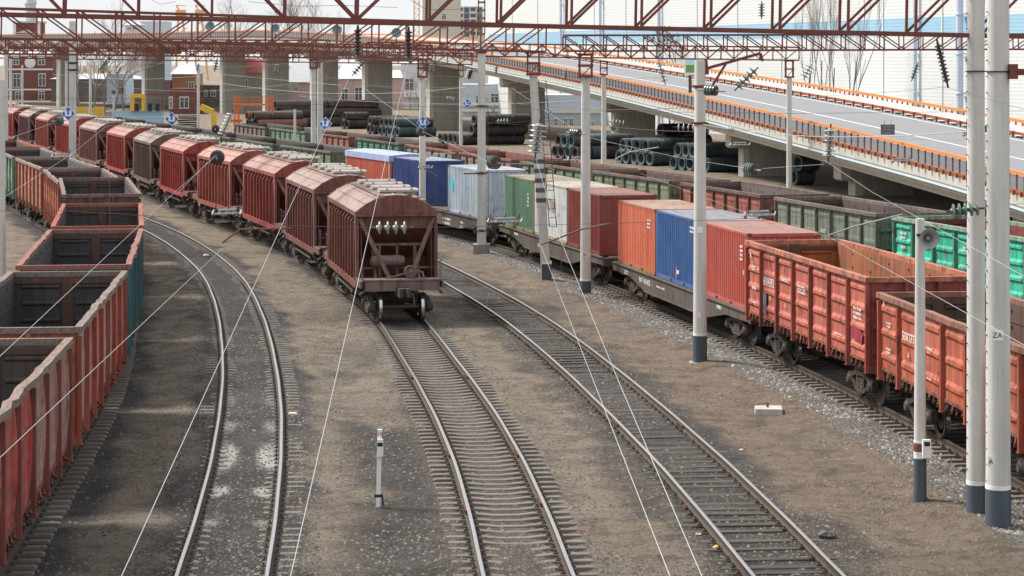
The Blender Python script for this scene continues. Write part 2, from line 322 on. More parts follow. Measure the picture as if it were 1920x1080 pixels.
def scatter(N, y0, y1, x0, x1, keep):
    q = nr.rand(N); Ys = 1 / (1/y0 + (1/y1 - 1/y0) * q); Xs = (x0 + (x1 - x0) * nr.rand(N)); k = keep(Xs, Ys); Xs, Ys = Xs[k], Ys[k]; return np.c_[Xs, Ys, ground_z(Xs, Ys)]
pD = scatter(150000, 44, 125, -6, 12, lambda x, y: nr.rand(len(x)) < band(TR['D'].dist(x, y), -2.7, -1.0, .35) * (.12 + .75 * sstep(.35, .55, vnoise(x + 60, y + 9, .45, 4))))
stones('trackside_gravel', pD, .022 + .05 * nr.rand(len(pD))**1.5, [(.14,.135,.13), (.20,.19,.18), (.32,.31,.29), (.10,.095,.09), (.15,.125,.10)], 'grey and white crushed gravel along the container track')
pS = scatter(95000, 37, 100, -12, 13, lambda x, y: nr.rand(len(x)) < .3 + .7 * sstep(.42, .62, vnoise(x + 11, y - 5, .3, 3)))
stones('yard_stones', pS, .011 + .042 * nr.rand(len(pS))**2.6, [(.17,.145,.12), (.21,.18,.15), (.08,.07,.06), (.11,.095,.082), (.15,.13,.11), (.06,.052,.047), (.13,.11,.09)], 'small loose stones scattered over the yard dirt')
pA = scatter(60000, 37, 110, -18, 6, lambda x, y: (np.abs(TR['A'].dist(x, y)) < 1.7) | ((np.abs(TR['C'].dist(x, y)) < 1.6) & (nr.rand(len(x)) < .4)) | ((np.abs(TR['B'].dist(x, y)) < 1.9) & (nr.rand(len(x)) < .5)))
stones('dark_ballast', pA, .018 + .035 * nr.rand(len(pA))**1.5, [(.05,.05,.052), (.085,.08,.075), (.10,.09,.08), (.07,.065,.06)], 'oil-blackened ballast stones between the rails')
# ------------------------------------------------------------------ railway tracks
def sweep_rail(t, o, s0, s1, shiny):
    prof = [(-.075,.03),(-.075,.045),(-.018,.07),(-.016,.145),(-.037,.158),(-.037,.192),(-.026,.20),(.026,.20),(.037,.192),(.037,.158),(.016,.145),(.018,.07),(.075,.045),(.075,.03)]
    n = len(prof); ss = np.arange(s0, s1, .8); v = []; f = []; mi = []
    for s in ss:
        p, tt = t.at(s); wob = .004 * math.sin(s * .9) + .004 * math.sin(s * .37 + o)
        for a, z in prof: q = a + o + wob; v.append((p[0] + tt[1]*q, p[1] - tt[0]*q, z))
    for k in range(len(ss) - 1):
        for i in range(n - 1): f.append((k*n+i, k*n+i+1, (k+1)*n+i+1, (k+1)*n+i)); mi.append(1 if 5 <= i <= 7 else 0)
    m = MB(); m.v = v; m.f = f; m.m = mi; return m.mesh('rail', 'rail_side', 'rail_top' if shiny else 'rail_side', fix=False)
def sleeper_mesh(conc):
    us = [-1.35,-1.3,-.95,-.6,-.25,.25,.6,.95,1.3,1.35] if conc else [-1.38,-1.34,0,1.34,1.38]; v = []; f = []; k = 0
    for i, u in enumerate(us):
        e = i in (0, len(us)-1); zt = (.032 if abs(u) > .5 else -.006) - (.02 if e else 0) if conc else (.028 if not e else .015); hw, tw = (.13, .085) if conc else (.12, .11)
        v += [(u, -hw, -.14), (u, -tw, zt - .012), (u, -tw + .015, zt), (u, tw - .015, zt), (u, tw, zt - .012), (u, hw, -.14)]
    for i in range(len(us)-1):
        for j in range(5): f.append((i*6+j, i*6+j+1, i*6+j+7, i*6+j+6))
    f += [tuple(range(6)), tuple(len(v)-6+i for i in range(6))]
    return MB().add(v, f).mesh('sleeper', 'sleeper_c' if conc else 'sleeper_w')
SLC = sleeper_mesh(True); SLW = sleeper_mesh(False)
JB = MB().box(-.4,.4,.03,.055,.07,.15).box(-.4,.4,-.055,-.03,.07,.15).box(-.3,-.25,-.08,.08,.09,.13).box(-.1,-.05,-.08,.08,.09,.13).box(.1,.15,-.08,.08,.09,.13).box(.28,.33,-.08,.08,.09,.13).mesh('joint_bar', 'rust')
def make_track(key, label, shiny, ys0, ys1, conc=True, y0=12, y1=270, clips=0, joints=()):
    t = TR[key]; p, tt = t.at(t.s_at(45)); root = empty('railway_track', (p[0], p[1], 0)); tag(root, label, 'track', 'parallel tracks of the freight yard'); inv = Vector((-p[0], -p[1], 0))
    for o in (-.795, .795): O('rail', sweep_rail(t, o, t.s_at(y0), t.s_at(y1), shiny), root, inv)
    s = t.s_at(ys0); s1 = t.s_at(ys1); k = 0; cm = MB()
    while s < s1 and k < 299:
        q, tt = t.at(s); rz = math.atan2(-tt[0], tt[1]); jit = .02 if conc else .06
        dz = 0 if conc else rnd.uniform(-.012, .006); o = O('sleeper', SLC if conc else SLW, root, (q[0] + inv.x + rnd.uniform(-jit, jit), q[1] + inv.y, dz), (0, rnd.uniform(-.004,.004), rz + rnd.uniform(-jit, jit) * .6))
        if not conc: o.scale = (rnd.uniform(.94, 1.03), rnd.uniform(.75, 1.2), 1)
        if q[1] < clips:
            for g_ in (-.795, .795):
                for sd_ in (-.11, .11):
                    c0 = t.off(s, g_ + sd_); M_ = Matrix.Translation(c0 + inv) @ Matrix.Rotation(rz, 4, 'Z'); cm.box(-.05, .05, -.06, .06, .02, .055, 0, M_); cm.box(-.015, .015, -.02, .02, .05, .10, 0, M_)
        s += (.56 if conc else rnd.choice((.52,.58,.62,.70,.95))); k += 1
    for yj in joints:
        for g_ in (-.795, .795):
            sj = t.s_at(yj + rnd.uniform(-.4,.4)); q = t.off(sj, g_) + inv; _, tt = t.at(sj); O('joint_bar', JB, root, q, (0, 0, math.atan2(tt[1], tt[0])))
    if cm.v: o = O('rail_fastenings', cm.mesh('rail_fastenings', 'rail_side'), root); o['kind'] = 'stuff'
make_track('A', 'empty curved track with polished rails beside the open wagon train', True, 36.5, 124, True, clips=95)
make_track('B', 'track with exposed concrete sleepers under the hopper wagon train', True, 36.5, 168, True, clips=95, joints=(53.4, 47, 66))
make_track('C', 'empty track on worn timber sleepers right of the hopper wagons', True, 36.5, 108, False, clips=80, joints=(57.3, 82))
make_track('D', 'track under the container wagons with rusty rails and grey gravel', False, 44, 150, True, clips=95)
make_track('E', 'track under the far row of green and rust open wagons', False, 70, 100, True)
make_track('G', 'track under the battered open wagons at the yard edge', False, 36, 90, True, clips=70)
# ------------------------------------------------------------------ rolling stock: shared part meshes
def P(name, me, loc=(0,0,0), rot=(0,0,0), col=None, subs=(), scale=None): return dict(name=name, me=me, loc=loc, rot=rot, col=col, subs=subs, scale=scale)
def build(rec, root, cols):
    out = {}
    for p in rec:
        c = cols.get(p['col']) if isinstance(p['col'], str) else p['col']
        if isinstance(c, list): c = rnd.choice(c)
        o = O(p['name'], p['me'], root, p['loc'], p['rot'], c, p['scale']); out.setdefault(p['name'], []).append(o)
        for s in p['subs']:
            cc = cols.get(s['col']) if isinstance(s['col'], str) else s['col']
            O(s['name'], s['me'], o, s['loc'], s['rot'], cc, s['scale'])
    return out
def wheel_mesh():
    m = MB(); rx = Matrix.Rotation(R(90), 4, 'X')
    m.lathe([(.10,-.09),(.12,-.06),(.20,-.03),(.38,-.02),(.42,-.065),(.475,-.065)], 28, rx, 0)
    m.lathe([(.475,-.065),(.478,.035)], 28, rx, 1); m.lathe([(.478,.035),(.505,.045),(.505,.07),(.43,.07),(.38,.03),(.2,.04),(.1,.06)], 28, rx, 0)
    m.tube((0,-.05,0),(0,.8,0),.085,.085,10); return m.mesh('wheel', 'wheel', 'wheel_tread', smooth=True)
WHEEL = wheel_mesh()
def spring_mesh():
    m = MB()
    for dx in (-.13, .13):
        pts = [(dx + .085*math.cos(a), .085*math.sin(a), .26 * a / (6*math.pi)) for a in np.linspace(0, 10*math.pi, 50)]
        pts = [(x, y, z * .6) for x, y, z in pts]; m.path(pts, .022, 5); m.tube((dx,0,0),(dx,0,.26),.05,.05,8)
    return m.mesh('spring', MT['paint'], smooth=True)
SPRING = spring_mesh()
def frame_mesh():
    m = MB()
    for s in (-1, 1):
        y0, y1 = s*.93, s*1.09
        top = [(-1.12,.40),(-1.12,.62),(-.78,.66),(-.42,.78),(.42,.78),(.78,.66),(1.12,.62),(1.12,.40),(.80,.36),(.72,.56),(.36,.66),(-.36,.66),(-.72,.56),(-.80,.36)]
        m.prism(top, min(y0, y1), max(y0, y1))
        m.prism([(-.78,.46),(-.36,.22),(.36,.22),(.78,.46),(.70,.52),(.34,.32),(-.34,.32),(-.70,.52)], min(y0, y1), max(y0, y1))
        for x in (-.30, .30): m.box(x-.05, x+.05, min(y0,y1)+.01, max(y0,y1)-.01, .24, .75)
        for x in (-.925, .925):
            m.lathe([(.13,0),(.16,.03),(.16,.18),(.10,.24)], 12, Matrix.Translation((x, s*.92, .475)) @ Matrix.Rotation(-s*R(90), 4, 'X')); m.box(x-.17, x+.17, min(s*.90, s*1.07), max(s*.90, s*1.07), .40, .66)
    m.box(-.22,.22,-1.0,1.0,.62,.86); m.box(-.5,.5,-.35,.35,.78,.92)
    for x in (-.45, .45): m.box(x-.03,x+.03,-.95,.95,.45,.52)
    return m.mesh('bogie', 'steel_dark')
BOGIE = frame_mesh()
def bogie(x):
    subs = [P('wheel', WHEEL, (dx, -.755, .475)) for dx in (-.925, .925)] + [P('wheel', WHEEL, (dx, .755, .475), (0,0,R(180))) for dx in (-.925, .925)]
    subs += [P('spring', SPRING, (0, s*1.01, .32), col=(.13,.075,.05)) for s in (-1, 1)]
    return P('bogie', BOGIE, (x, 0, 0), subs=subs)
def coupler_mesh():
    m = MB(); m.box(0,.45,-.09,.09,.98,1.14); m.prism([(.4,-.12),(.5,-.22),(.78,-.2),(.7,-.06),(.6,.0),(.8,.1),(.72,.2),(.45,.2)], .92, 1.22, ax='xy'); m.box(-.1,.06,-.22,.22,.9,1.22)
    m.path([(.0,.35,1.0),(.25,.38,.8),(.45,.36,.55),(.62,.34,.62)], .03, 6); return m.mesh('coupler', 'steel_dark')
COUPLER = coupler_mesh()
def couplers(x): return [P('coupler', COUPLER, (x,0,0)), P('coupler', COUPLER, (-x,0,0), (0,0,R(180)))]
# ---- open wagons
MT['lining_post'] = material('sooty_rust_beam', (.085,.05,.04), rough=.9, dust=.4, dustcol=(.15,.07,.045), rust=.6, rustcol=(.28,.08,.04), bump=.2)
def gondola_recipe(zt=3.5, nrib=4, bent=0, seed=1, L=12.9, npan=7, rd=.055):
    rr = random.Random(seed); zb = 1.32; p = L / npan; rec = []
    def panel(s, sd):
        m = MB(); r2 = random.Random(sd); nxg, nzg = 7, 9; W = p - .13; H = zt - .10 - zb
        zs = [zb]; prof = [(0, zb)]
        for k in range(nrib):
            z = zb + H * (k + .55) / nrib; prof += [(0, z-.12), (rd, z-.05), (rd, z+.03), (0, z+.12)]
        prof.append((0, zt - .10)); xs = [-W/2, -W/2+.11, -W/2+.2, -W/6, W/6, W/2-.2, W/2-.11, W/2]; blg = [0 if not bent else r2.uniform(-.2, 1) * bent for _ in xs]
        v = []; f = []
        for i, x in enumerate(xs):
            e = 0 if i < 2 or i > len(xs)-3 else 1
            for d, z in prof:
                bb = blg[i] * math.sin(math.pi * (z - zb) / H) * (1 if 0 < i < len(xs)-1 else 0); v.append((x, s * (1.45 + d * e + bb), z + (r2.uniform(-.02,.02) if bent else 0)))
        n = len(prof)
        for i in range(len(xs)-1):
            for j in range(n-1): f.append((i*n+j, i*n+j+1, (i+1)*n+j+1, (i+1)*n+j))
        return m.add(v, f).mesh('side_panel', 'paint')
    pm = [panel(-1, seed*10 + k) for k in range(3 if bent else 1)]; pq = panel(1, seed)
    post = MB(); post.prism([(-.075,0),(-.055,-.10),(.055,-.10),(.075,0)], 0, zt - .22 - 1.02, ax='xy'); post.box(-.09,.09,-.115,-.0,-.02,0); pmesh = post.mesh('post', 'paint')
    for s in (-1, 1):
        for k in range(npan): rec.append(P('side_panel', (rr.choice(pm) if s < 0 else pq), (-L/2 + p*(k+.5), 0, 0), col='body'))
        for k in range(npan + 1):
            x = min(max(-L/2 + p*k, -L/2 + .09), L/2 - .09); rec.append(P('post', pmesh, (x, s*1.455, 1.02), (0, 0, 0 if s < 0 else R(180)), col='post'))
    m = MB()                                                   # top rail with its dents
    for s in (-1, 1):
        n = 26; pts = []
        for k in range(n + 1):
            x = -L/2 + L*k/n; e = max(0, math.sin(math.pi*k/n)) ** .5; pts.append((x, s*1.49 + (rr.uniform(-.05,.04) * bent * 12 * e if bent else rr.uniform(-.008,.008)), zt - .07 + (rr.uniform(-.06,.03) * bent * 8 * e if bent else 0)))
        for a, c_ in zip(pts[:-1], pts[1:]): m.bar((a[0]-.01, a[1], a[2]), c_, .16, .13)
    for x in (-L/2 + .06, L/2 - .06): m.bar((x, -1.42, zt-.075), (x, 1.42, zt-.075), .13, .13)
    rec.append(P('top_rail', m.mesh('top_rail', 'worn_rim' if bent > .03 else 'paint'), col='rail'))
    for s in (-1, 1):                                          # end walls
        m = MB(); xo = s * (L/2 - .07); m.box(min(xo, xo - s*.04), max(xo, xo - s*.04), -1.44, 1.44, 1.15, zt - .12)
        for k in range(3):
            z = 1.55 + (zt - 1.9) * k / 2.4; a, c_ = sorted((xo + s*.003, xo + s*.13)); m.box(a, c_, -1.38, 1.38, z - .05, z + .05)
        for y in (-.45, .45): a, c_ = sorted((xo + s*.003, xo + s*.10)); m.box(a, c_, y-.06, y+.06, 1.15, zt-.14)
        a, c_ = sorted((xo - s*.3, xo + s*.12)); m.box(a, c_, -1.45, 1.45, 1.0, 1.2); rec.append(P('end_wall', m.mesh('end_wall', 'paint'), col='end'))
        m = MB(); xi = xo - s*.045; m.box(min(xi, xi - s*.012), max(xi, xi - s*.012), -1.41, 1.41, 1.4, zt - .14)
        for half in (-1, 1):
            for k in range(4):
                z = 1.75 + (zt - 2.15) * k / 3; y0, y1 = sorted((half*.22, half*1.2)); m.prism([(xi - s*.01, z-.07), (xi - s*.06, z-.02), (xi - s*.06, z+.02), (xi - s*.01, z+.06)], y0, y1)
        m.box(*sorted((xi - s*.02, xi - s*.075)), -.14, .14, 1.4, zt-.15, 1)
        for k in range(2): m.box(*sorted((xi - s*.02, xi - s*.06)), -1.4, 1.4, zt-.32-.01*k, zt-.2, 1) if k == 0 else None
        rec.append(P('end_lining', m.mesh('end_lining', 'paint_inner', 'lining_post'), col='inner'))
    m = MB(); m.box(-L/2+.1, L/2-.1, -1.43, 1.43, 1.25, 1.36); 
    rec.append(P('floor', m.mesh('floor', 'paint_inner'), col='inner'))
    for s in (-1, 1):
        m = MB(); y0, y1 = sorted((s*1.395, s*1.44)); m.box(-L/2+.12, L/2-.12, y0, y1, 1.37, zt-.13)
        for k in range(1, npan): a, c_ = sorted((s*1.36, s*1.396)); m.box(-L/2+p*k-.04, -L/2+p*k+.04, a, c_, zt-.75, zt-.68); m.box(-L/2+p*k-.03, -L/2+p*k+.03, a, c_, zt-.35, zt-.29)
        for k in range(2): a, c_ = sorted((s*1.375, s*1.396)); m.box(-L/2+.3, L/2-.3, a, c_, 2.0 + k*.62, 2.05 + k*.62)
        rec.append(P('side_lining', m.mesh('side_lining', 'paint_inner'), col='inner'))
    m = MB(); m.box(-L/2+.2, L/2-.2, -.3, .3, .86, 1.24)
    for k in range(npan + 1): x = min(max(-L/2 + p*k, -L/2+.2), L/2-.2); m.box(x-.1, x+.1, -1.4, 1.4, 1.02, 1.24)
    m.tube((-2.2,.55,.8),(-.6,.55,.8),.2,.2,10); m.box(.4,1.1,-.5,-.1,.6,.86); m.bar((-4,.2,.6),(4,-.2,.6),.05)
    rec.append(P('underframe', m.mesh('underframe', 'steel_dark')))
    m = MB()                                                   # hatch latches
    for s in (-1, 1):
        for k in range(npan):
            for q in range(4):
                x = -L/2 + p*(k + .2 + .2*q) + rr.uniform(-.06,.06); z = rr.uniform(1.02, 1.12); m.bar((x, s*1.45, 1.33), (x + rr.uniform(-.05,.05), s*1.50, z), .05, .03); m.bar((x-.02, s*1.49, z+.02), (x+.10, s*1.52, z+.09), .04, .04)
        y0, y1 = sorted((s*1.40, s*1.47)); m.box(-L/2+.2, L/2-.2, y0, y1, 1.25, 1.33)
    rec.append(P('hatch_latches', m.mesh('hatch_latches', 'paint'), col='latch'))
    m = MB()                                                   # end ladder
    for x, y in ((L/2+.08, -1.2), (L/2+.08, -.85)): m.path([(x,y,1.1),(x,y,zt-.3)], .016, 5)
    for k in range(7): z = 1.2 + k*.33; m.path([(L/2+.08,-1.2,z),(L/2+.08,-.85,z)], .014, 5)
    rec.append(P('ladder', m.mesh('ladder', 'paint'), col='end'))
    return rec + [bogie(-4.33), bogie(4.33)] + couplers(L/2 + .02)
REC = {('std',0): gondola_recipe(), ('low',0): gondola_recipe(zt=3.22, nrib=3, bent=.025, seed=4), ('bent',0): gondola_recipe(nrib=4, bent=.07, seed=2, rd=.012), ('bent',1): gondola_recipe(nrib=4, bent=.05, seed=3, rd=.012), ('tall',0): gondola_recipe(zt=3.78, bent=.02, seed=5, rd=.02), ('flat',0): gondola_recipe(nrib=3, seed=6, rd=.018)}
def put(tr, s, name, label, cat, group, sx=1.0):
    p, t = TR[tr].at(s); r = empty(name, (p[0], p[1], RT), math.atan2(-t[1], -t[0]), (sx, 1, 1)); tag(r, label, cat, group); return r
def chord(tr, y0, y1):     # wagon centred between two points of its track, turned along their chord
    a = TR[tr].at(TR[tr].s_at(y0))[0]; c_ = TR[tr].at(TR[tr].s_at(y1))[0]; m = (a + c_) / 2; d = a - c_; return m, math.atan2(d[1], d[0]), float(np.linalg.norm(d))
def place(tr, y0, y1, name, label, cat, group, L):
    m, rz, ln = chord(tr, y0, y1); r = empty(name, (m[0], m[1], RT), rz, (ln / L, 1, 1)); tag(r, label, cat, group); return r
def gcols(body, inner=(.085,.075,.075), post=None, rail=None, end=None, latch=None):
    f = lambda c_, k: tuple(x * k for x in c_)
    return dict(body=[f(body, k) for k in (.9, 1, 1.08)], post=post or f(body, .8), rail=rail or f(body, .9), end=end or f(body, .75), inner=inner, latch=latch or f(body, .5))
RED = (.47,.115,.078); ORANGE = (.40,.105,.05); RUSTB = (.20,.075,.052); GREY = (.19,.18,.165); OLIVE = (.20,.20,.125); GREEN = (.055,.19,.125); TEAL = (.012,.15,.165); BGREEN = (.012,.42,.25); DKRED=(.17,.045,.04)
def mark(parent, s, x, z, size, side=-1, y=1.512, mat='text', name='number_marking', sx=1):
    me = text_mesh(s, size, mat); return O(name, me, parent, (x, side * y, z), (R(90), 0, 0), scale=(sx, 1, 1))
SMALL = {}
def dashes(parent, x, z, w, rows, y=1.51, h=.05, mat='text', name='stencil_marks'):   # rows of small stencil characters too worn to read
    m = MB()
    for r in range(rows):
        q = -w/2
        while q < w/2:
            b = rnd.uniform(.02, .045); m.box(x+q, x+q+b, -y-.004, -y, z - r*h*1.7, z - r*h*1.7 + h); q += b + rnd.choice((.015,.02,.06))
    return O(name, m.mesh('stencil_marks', mat), parent)
# -- nearest train on the right: two red open wagons at its tail
gD = 'open wagons coupled behind the container wagons'
w1 = place('D', 59.0, 71.3, 'open_wagon', 'clean red open wagon coupled to the flat wagon with the red, blue and orange containers', 'wagon', gD, 12.9)
build(REC['std',0], w1, gcols(RED, inner=(.34,.11,.04), post=(.30,.055,.04), rail=(.46,.16,.10), end=(.26,.05,.04), latch=(.30,.09,.06)))
w2 = place('D', 45.2, 58.0, 'open_wagon', 'lower orange-red open wagon with patched panels behind the twin concrete poles', 'wagon', gD, 12.9)
build(REC['low',0], w2, gcols((.45,.10,.05), inner=(.10,.05,.035), post=(.36,.075,.04), rail=(.26,.11,.07), end=(.26,.05,.04), latch=(.22,.08,.05)))
for q, (a, z) in {'6004393': (-3.69, 2.42)}.items(): mark(w1, q, a, z, .40, sx=.9)
mark(w1, '34', -3.55, 1.95, .18); mark(w1, '62', -1.8, 1.92, .16); dashes(w1, -1.84, 2.62, .7, 1, h=.10); dashes(w1, 0, 2.62, .8, 3); dashes(w1, -5.5, 2.72, .45, 2); dashes(w1, -5.5, 2.05, .5, 1, h=.10); dashes(w1, -5.5, 1.62, .55, 1); dashes(w1, 5.5, 2.55, .7, 3, h=.07); dashes(w1, 3.7, 1.7, .6, 1); dashes(w1, -5.9, 3.0, .12, 1, h=.14)
mark(w2, '508277', -3.69, 2.35, .36); mark(w2, '26', -3.7, 1.95, .16); dashes(w2, -5.5, 2.5, .35, 2); dashes(w2, -5.5, 1.85, .35, 2); dashes(w2, -1.85, 2.3, .4, 2); dashes(w2, -5.9, 2.9, .1, 1, h=.16); dashes(w2, -1.85, 1.6, .5, 1); dashes(w2, 1.84, 1.9, .5, 2)

def splash(r, poly, col, name='paint_smear', y=1.514):
    m = MB(); m.prism(poly, -y, -y+.006); O(name, m.mesh(name, MT['paint']), r, color=col)
splash(w1, [(5.05,1.78),(5.9,1.70),(6.0,1.95),(5.7,2.08),(5.2,2.12),(5.0,2.0)], (.33,.02,.06)); splash(w1, [(-4.35,1.45),(-3.98,1.45),(-3.95,2.0),(-4.1,2.1),(-4.35,2.05)], (.13,.16,.20))
# -- battered open wagons on the left edge
gG = 'battered open wagons on the yard edge track'
spec = [(32.6,45.9,'bent',0,(.40,.10,.075),'rusty red battered open wagon with splintered top rail, last of the battered train',(.10,.085,.08),(.22,.165,.145)),
 (47.7,60.6,'bent',1,(.46,.115,.065),'faded orange-red open wagon with bent rail next to the teal open wagon',(.055,.052,.055),(.21,.165,.145)),
 (62.4,75.8,'bent',0,TEAL,'teal open wagon with rust red top rail in the battered train',(.06,.055,.06),(.26,.11,.085)),
 (77.2,89.6,'bent',1,(.17,.06,.05),'dark brown open wagon with orange rust on its rail, ahead of the teal one',(.055,.048,.048),(.34,.08,.055)),
 (91.0,104.0,'tall',0,(.13,.075,.07),'tall dark brown open wagon looming over its neighbours in the battered train',(.075,.068,.07),(.18,.12,.11)),
 (105.8,118.2,'bent',0,(.42,.12,.06),'orange open wagon just ahead of the tall dark brown one',(.08,.075,.075),(.24,.17,.15)),
 (119.8,132.0,'bent',1,(.36,.12,.07),'dusty orange-brown open wagon next to the pale green one on the curve',(.10,.10,.105),(.28,.22,.20)),
 (133.8,146.5,'bent',0,(.14,.27,.18),'pale green open wagon on the curve of the battered train',(.09,.09,.10),(.25,.22,.20)),
 (148.5,161.0,'bent',1,(.30,.07,.045),'red ended open wagon far along the battered train',(.09,.08,.08),(.32,.08,.05))]
for i, (a, c_, k, v, col, lab, inn, rail) in enumerate(spec):
    r = place('G', a, c_, 'open_wagon', lab, 'wagon', gG, 12.9); cc = gcols(col, inner=inn, rail=rail)
    if i == 0: cc['body'] = [(.36,.10,.08),(.34,.19,.16),(.46,.11,.08),(.30,.21,.185),(.40,.05,.04)]; cc['post'] = (.20,.035,.03)
    if i == 1: cc['post'] = (.30,.05,.03); cc['body'] = [(.48,.12,.07),(.42,.24,.18),(.40,.16,.12),(.36,.22,.18)]
    if i == 2: cc['post'] = (.01,.12,.14); cc['end'] = (.03,.20,.22)
    build(REC[k, v], r, cc)
# -- far row of open wagons
gE = 'far row of open wagons below the viaduct'
spec = [(70.6,82.4,'std',BGREEN,'bright green open wagon with dark red inside',(.20,.032,.03),(.22,.36,.27)),
 (83.8,94.0,'flat',(.13,.17,.14),'grey-green open wagon coupled to the bright green one',(.10,.065,.06),(.17,.15,.14)),
 (95.6,105.6,'flat',(.24,.075,.055),'rust brown open wagon between the grey-green and olive ones',(.13,.115,.11),(.14,.09,.08)),
 (107.0,117.0,'flat',(.15,.19,.12),'olive and green patched open wagon next to the rust brown one',(.12,.07,.065),(.16,.12,.10)),
 (118.4,128.2,'flat',(.12,.19,.12),'green-panelled open wagon behind the green container',(.14,.065,.05),(.18,.14,.10)),
 (129.8,141.0,'flat',(.22,.15,.13),'dull brown open wagon behind the pale blue container',(.22,.075,.055),(.24,.10,.08)),
 (142.6,154.0,'flat',(.21,.20,.18),'grey open wagon with rust pink top rail behind the blue container',(.16,.07,.06),(.30,.12,.10)),
 (155.6,167.0,'flat',(.05,.19,.13),'plain green open wagon behind the blue-tarped container',(.15,.10,.09),(.12,.13,.11)),
 (168.8,179.5,'flat',(.27,.10,.07),'brick red open wagon far down the row under the viaduct',(.12,.08,.075),(.20,.10,.08)),
 (181.0,192.0,'flat',(.10,.22,.15),'light green open wagon at the far end of the row under the viaduct',(.10,.08,.08),(.15,.16,.14)),
 (193.6,205,'flat',(.16,.12,.11),'dark brown open wagon last in the row under the viaduct',(.08,.07,.07),(.14,.12,.11))]
we = []
for a, c_, k, col, lab, inn, rail in spec:
    r = place('E', a, c_, 'open_wagon', lab, 'wagon', gE, 12.9); build(REC[k, 0], r, gcols(tuple(min(x*1.35, .5) for x in col), inner=inn, rail=rail, post=tuple(x*.6+.02 for x in col))); we.append(r)
mark(we[0], '58062', -3.75, 2.68, .42); dashes(we[0], -5.5, 2.9, .5, 2, h=.09); dashes(we[0], -5.5, 2.4, .35, 1, h=.1); dashes(we[0], 0, 2.8, .5, 2); dashes(we[0], 1.84, 2.2, .8, 1); dashes(we[3], 1, 2.2, .7, 2, h=.1); dashes(we[1], 0, 2.5, .5, 2); dashes(we[2], -1, 2.6, .4, 2, h=.09)
# -- open wagons beyond the containers
gD2 = 'open wagons ahead of the containers'
for i, (a, c_, col, lab, inn) in enumerate([(136.5,147.6,(.13,.22,.13),'light green open wagon with dark end coupled to the tarp-covered container wagon',(.07,.065,.075)), (149.4,160,(.09,.22,.16),'blue-green panelled open wagon, second ahead of the tarp-covered container',(.065,.06,.075)),
     (161.8,172,(.12,.21,.14),'sage green open wagon behind the hopper roofs',(.06,.058,.07)), (173.8,184,(.07,.24,.26),'turquoise open wagon behind the hopper roofs',(.06,.06,.075)), (186,197,(.20,.12,.11),'mauve brown open wagon far ahead of the containers',(.06,.058,.07)), (199,211,(.17,.10,.10),'dull brown open wagon near the yellow railings',(.06,.058,.07)), (213,225,(.24,.07,.055),'dark red open wagon farthest ahead of the containers',(.06,.058,.07))]):
    r = place('D', a + 5, c_ + 5, 'open_wagon', lab, 'wagon', gD2, 12.9); build(REC['flat',0], r, gcols(tuple(min(x*1.4, .5) for x in col), inner=inn, rail=(.15,.16,.14), post=(.075,.09,.075)))
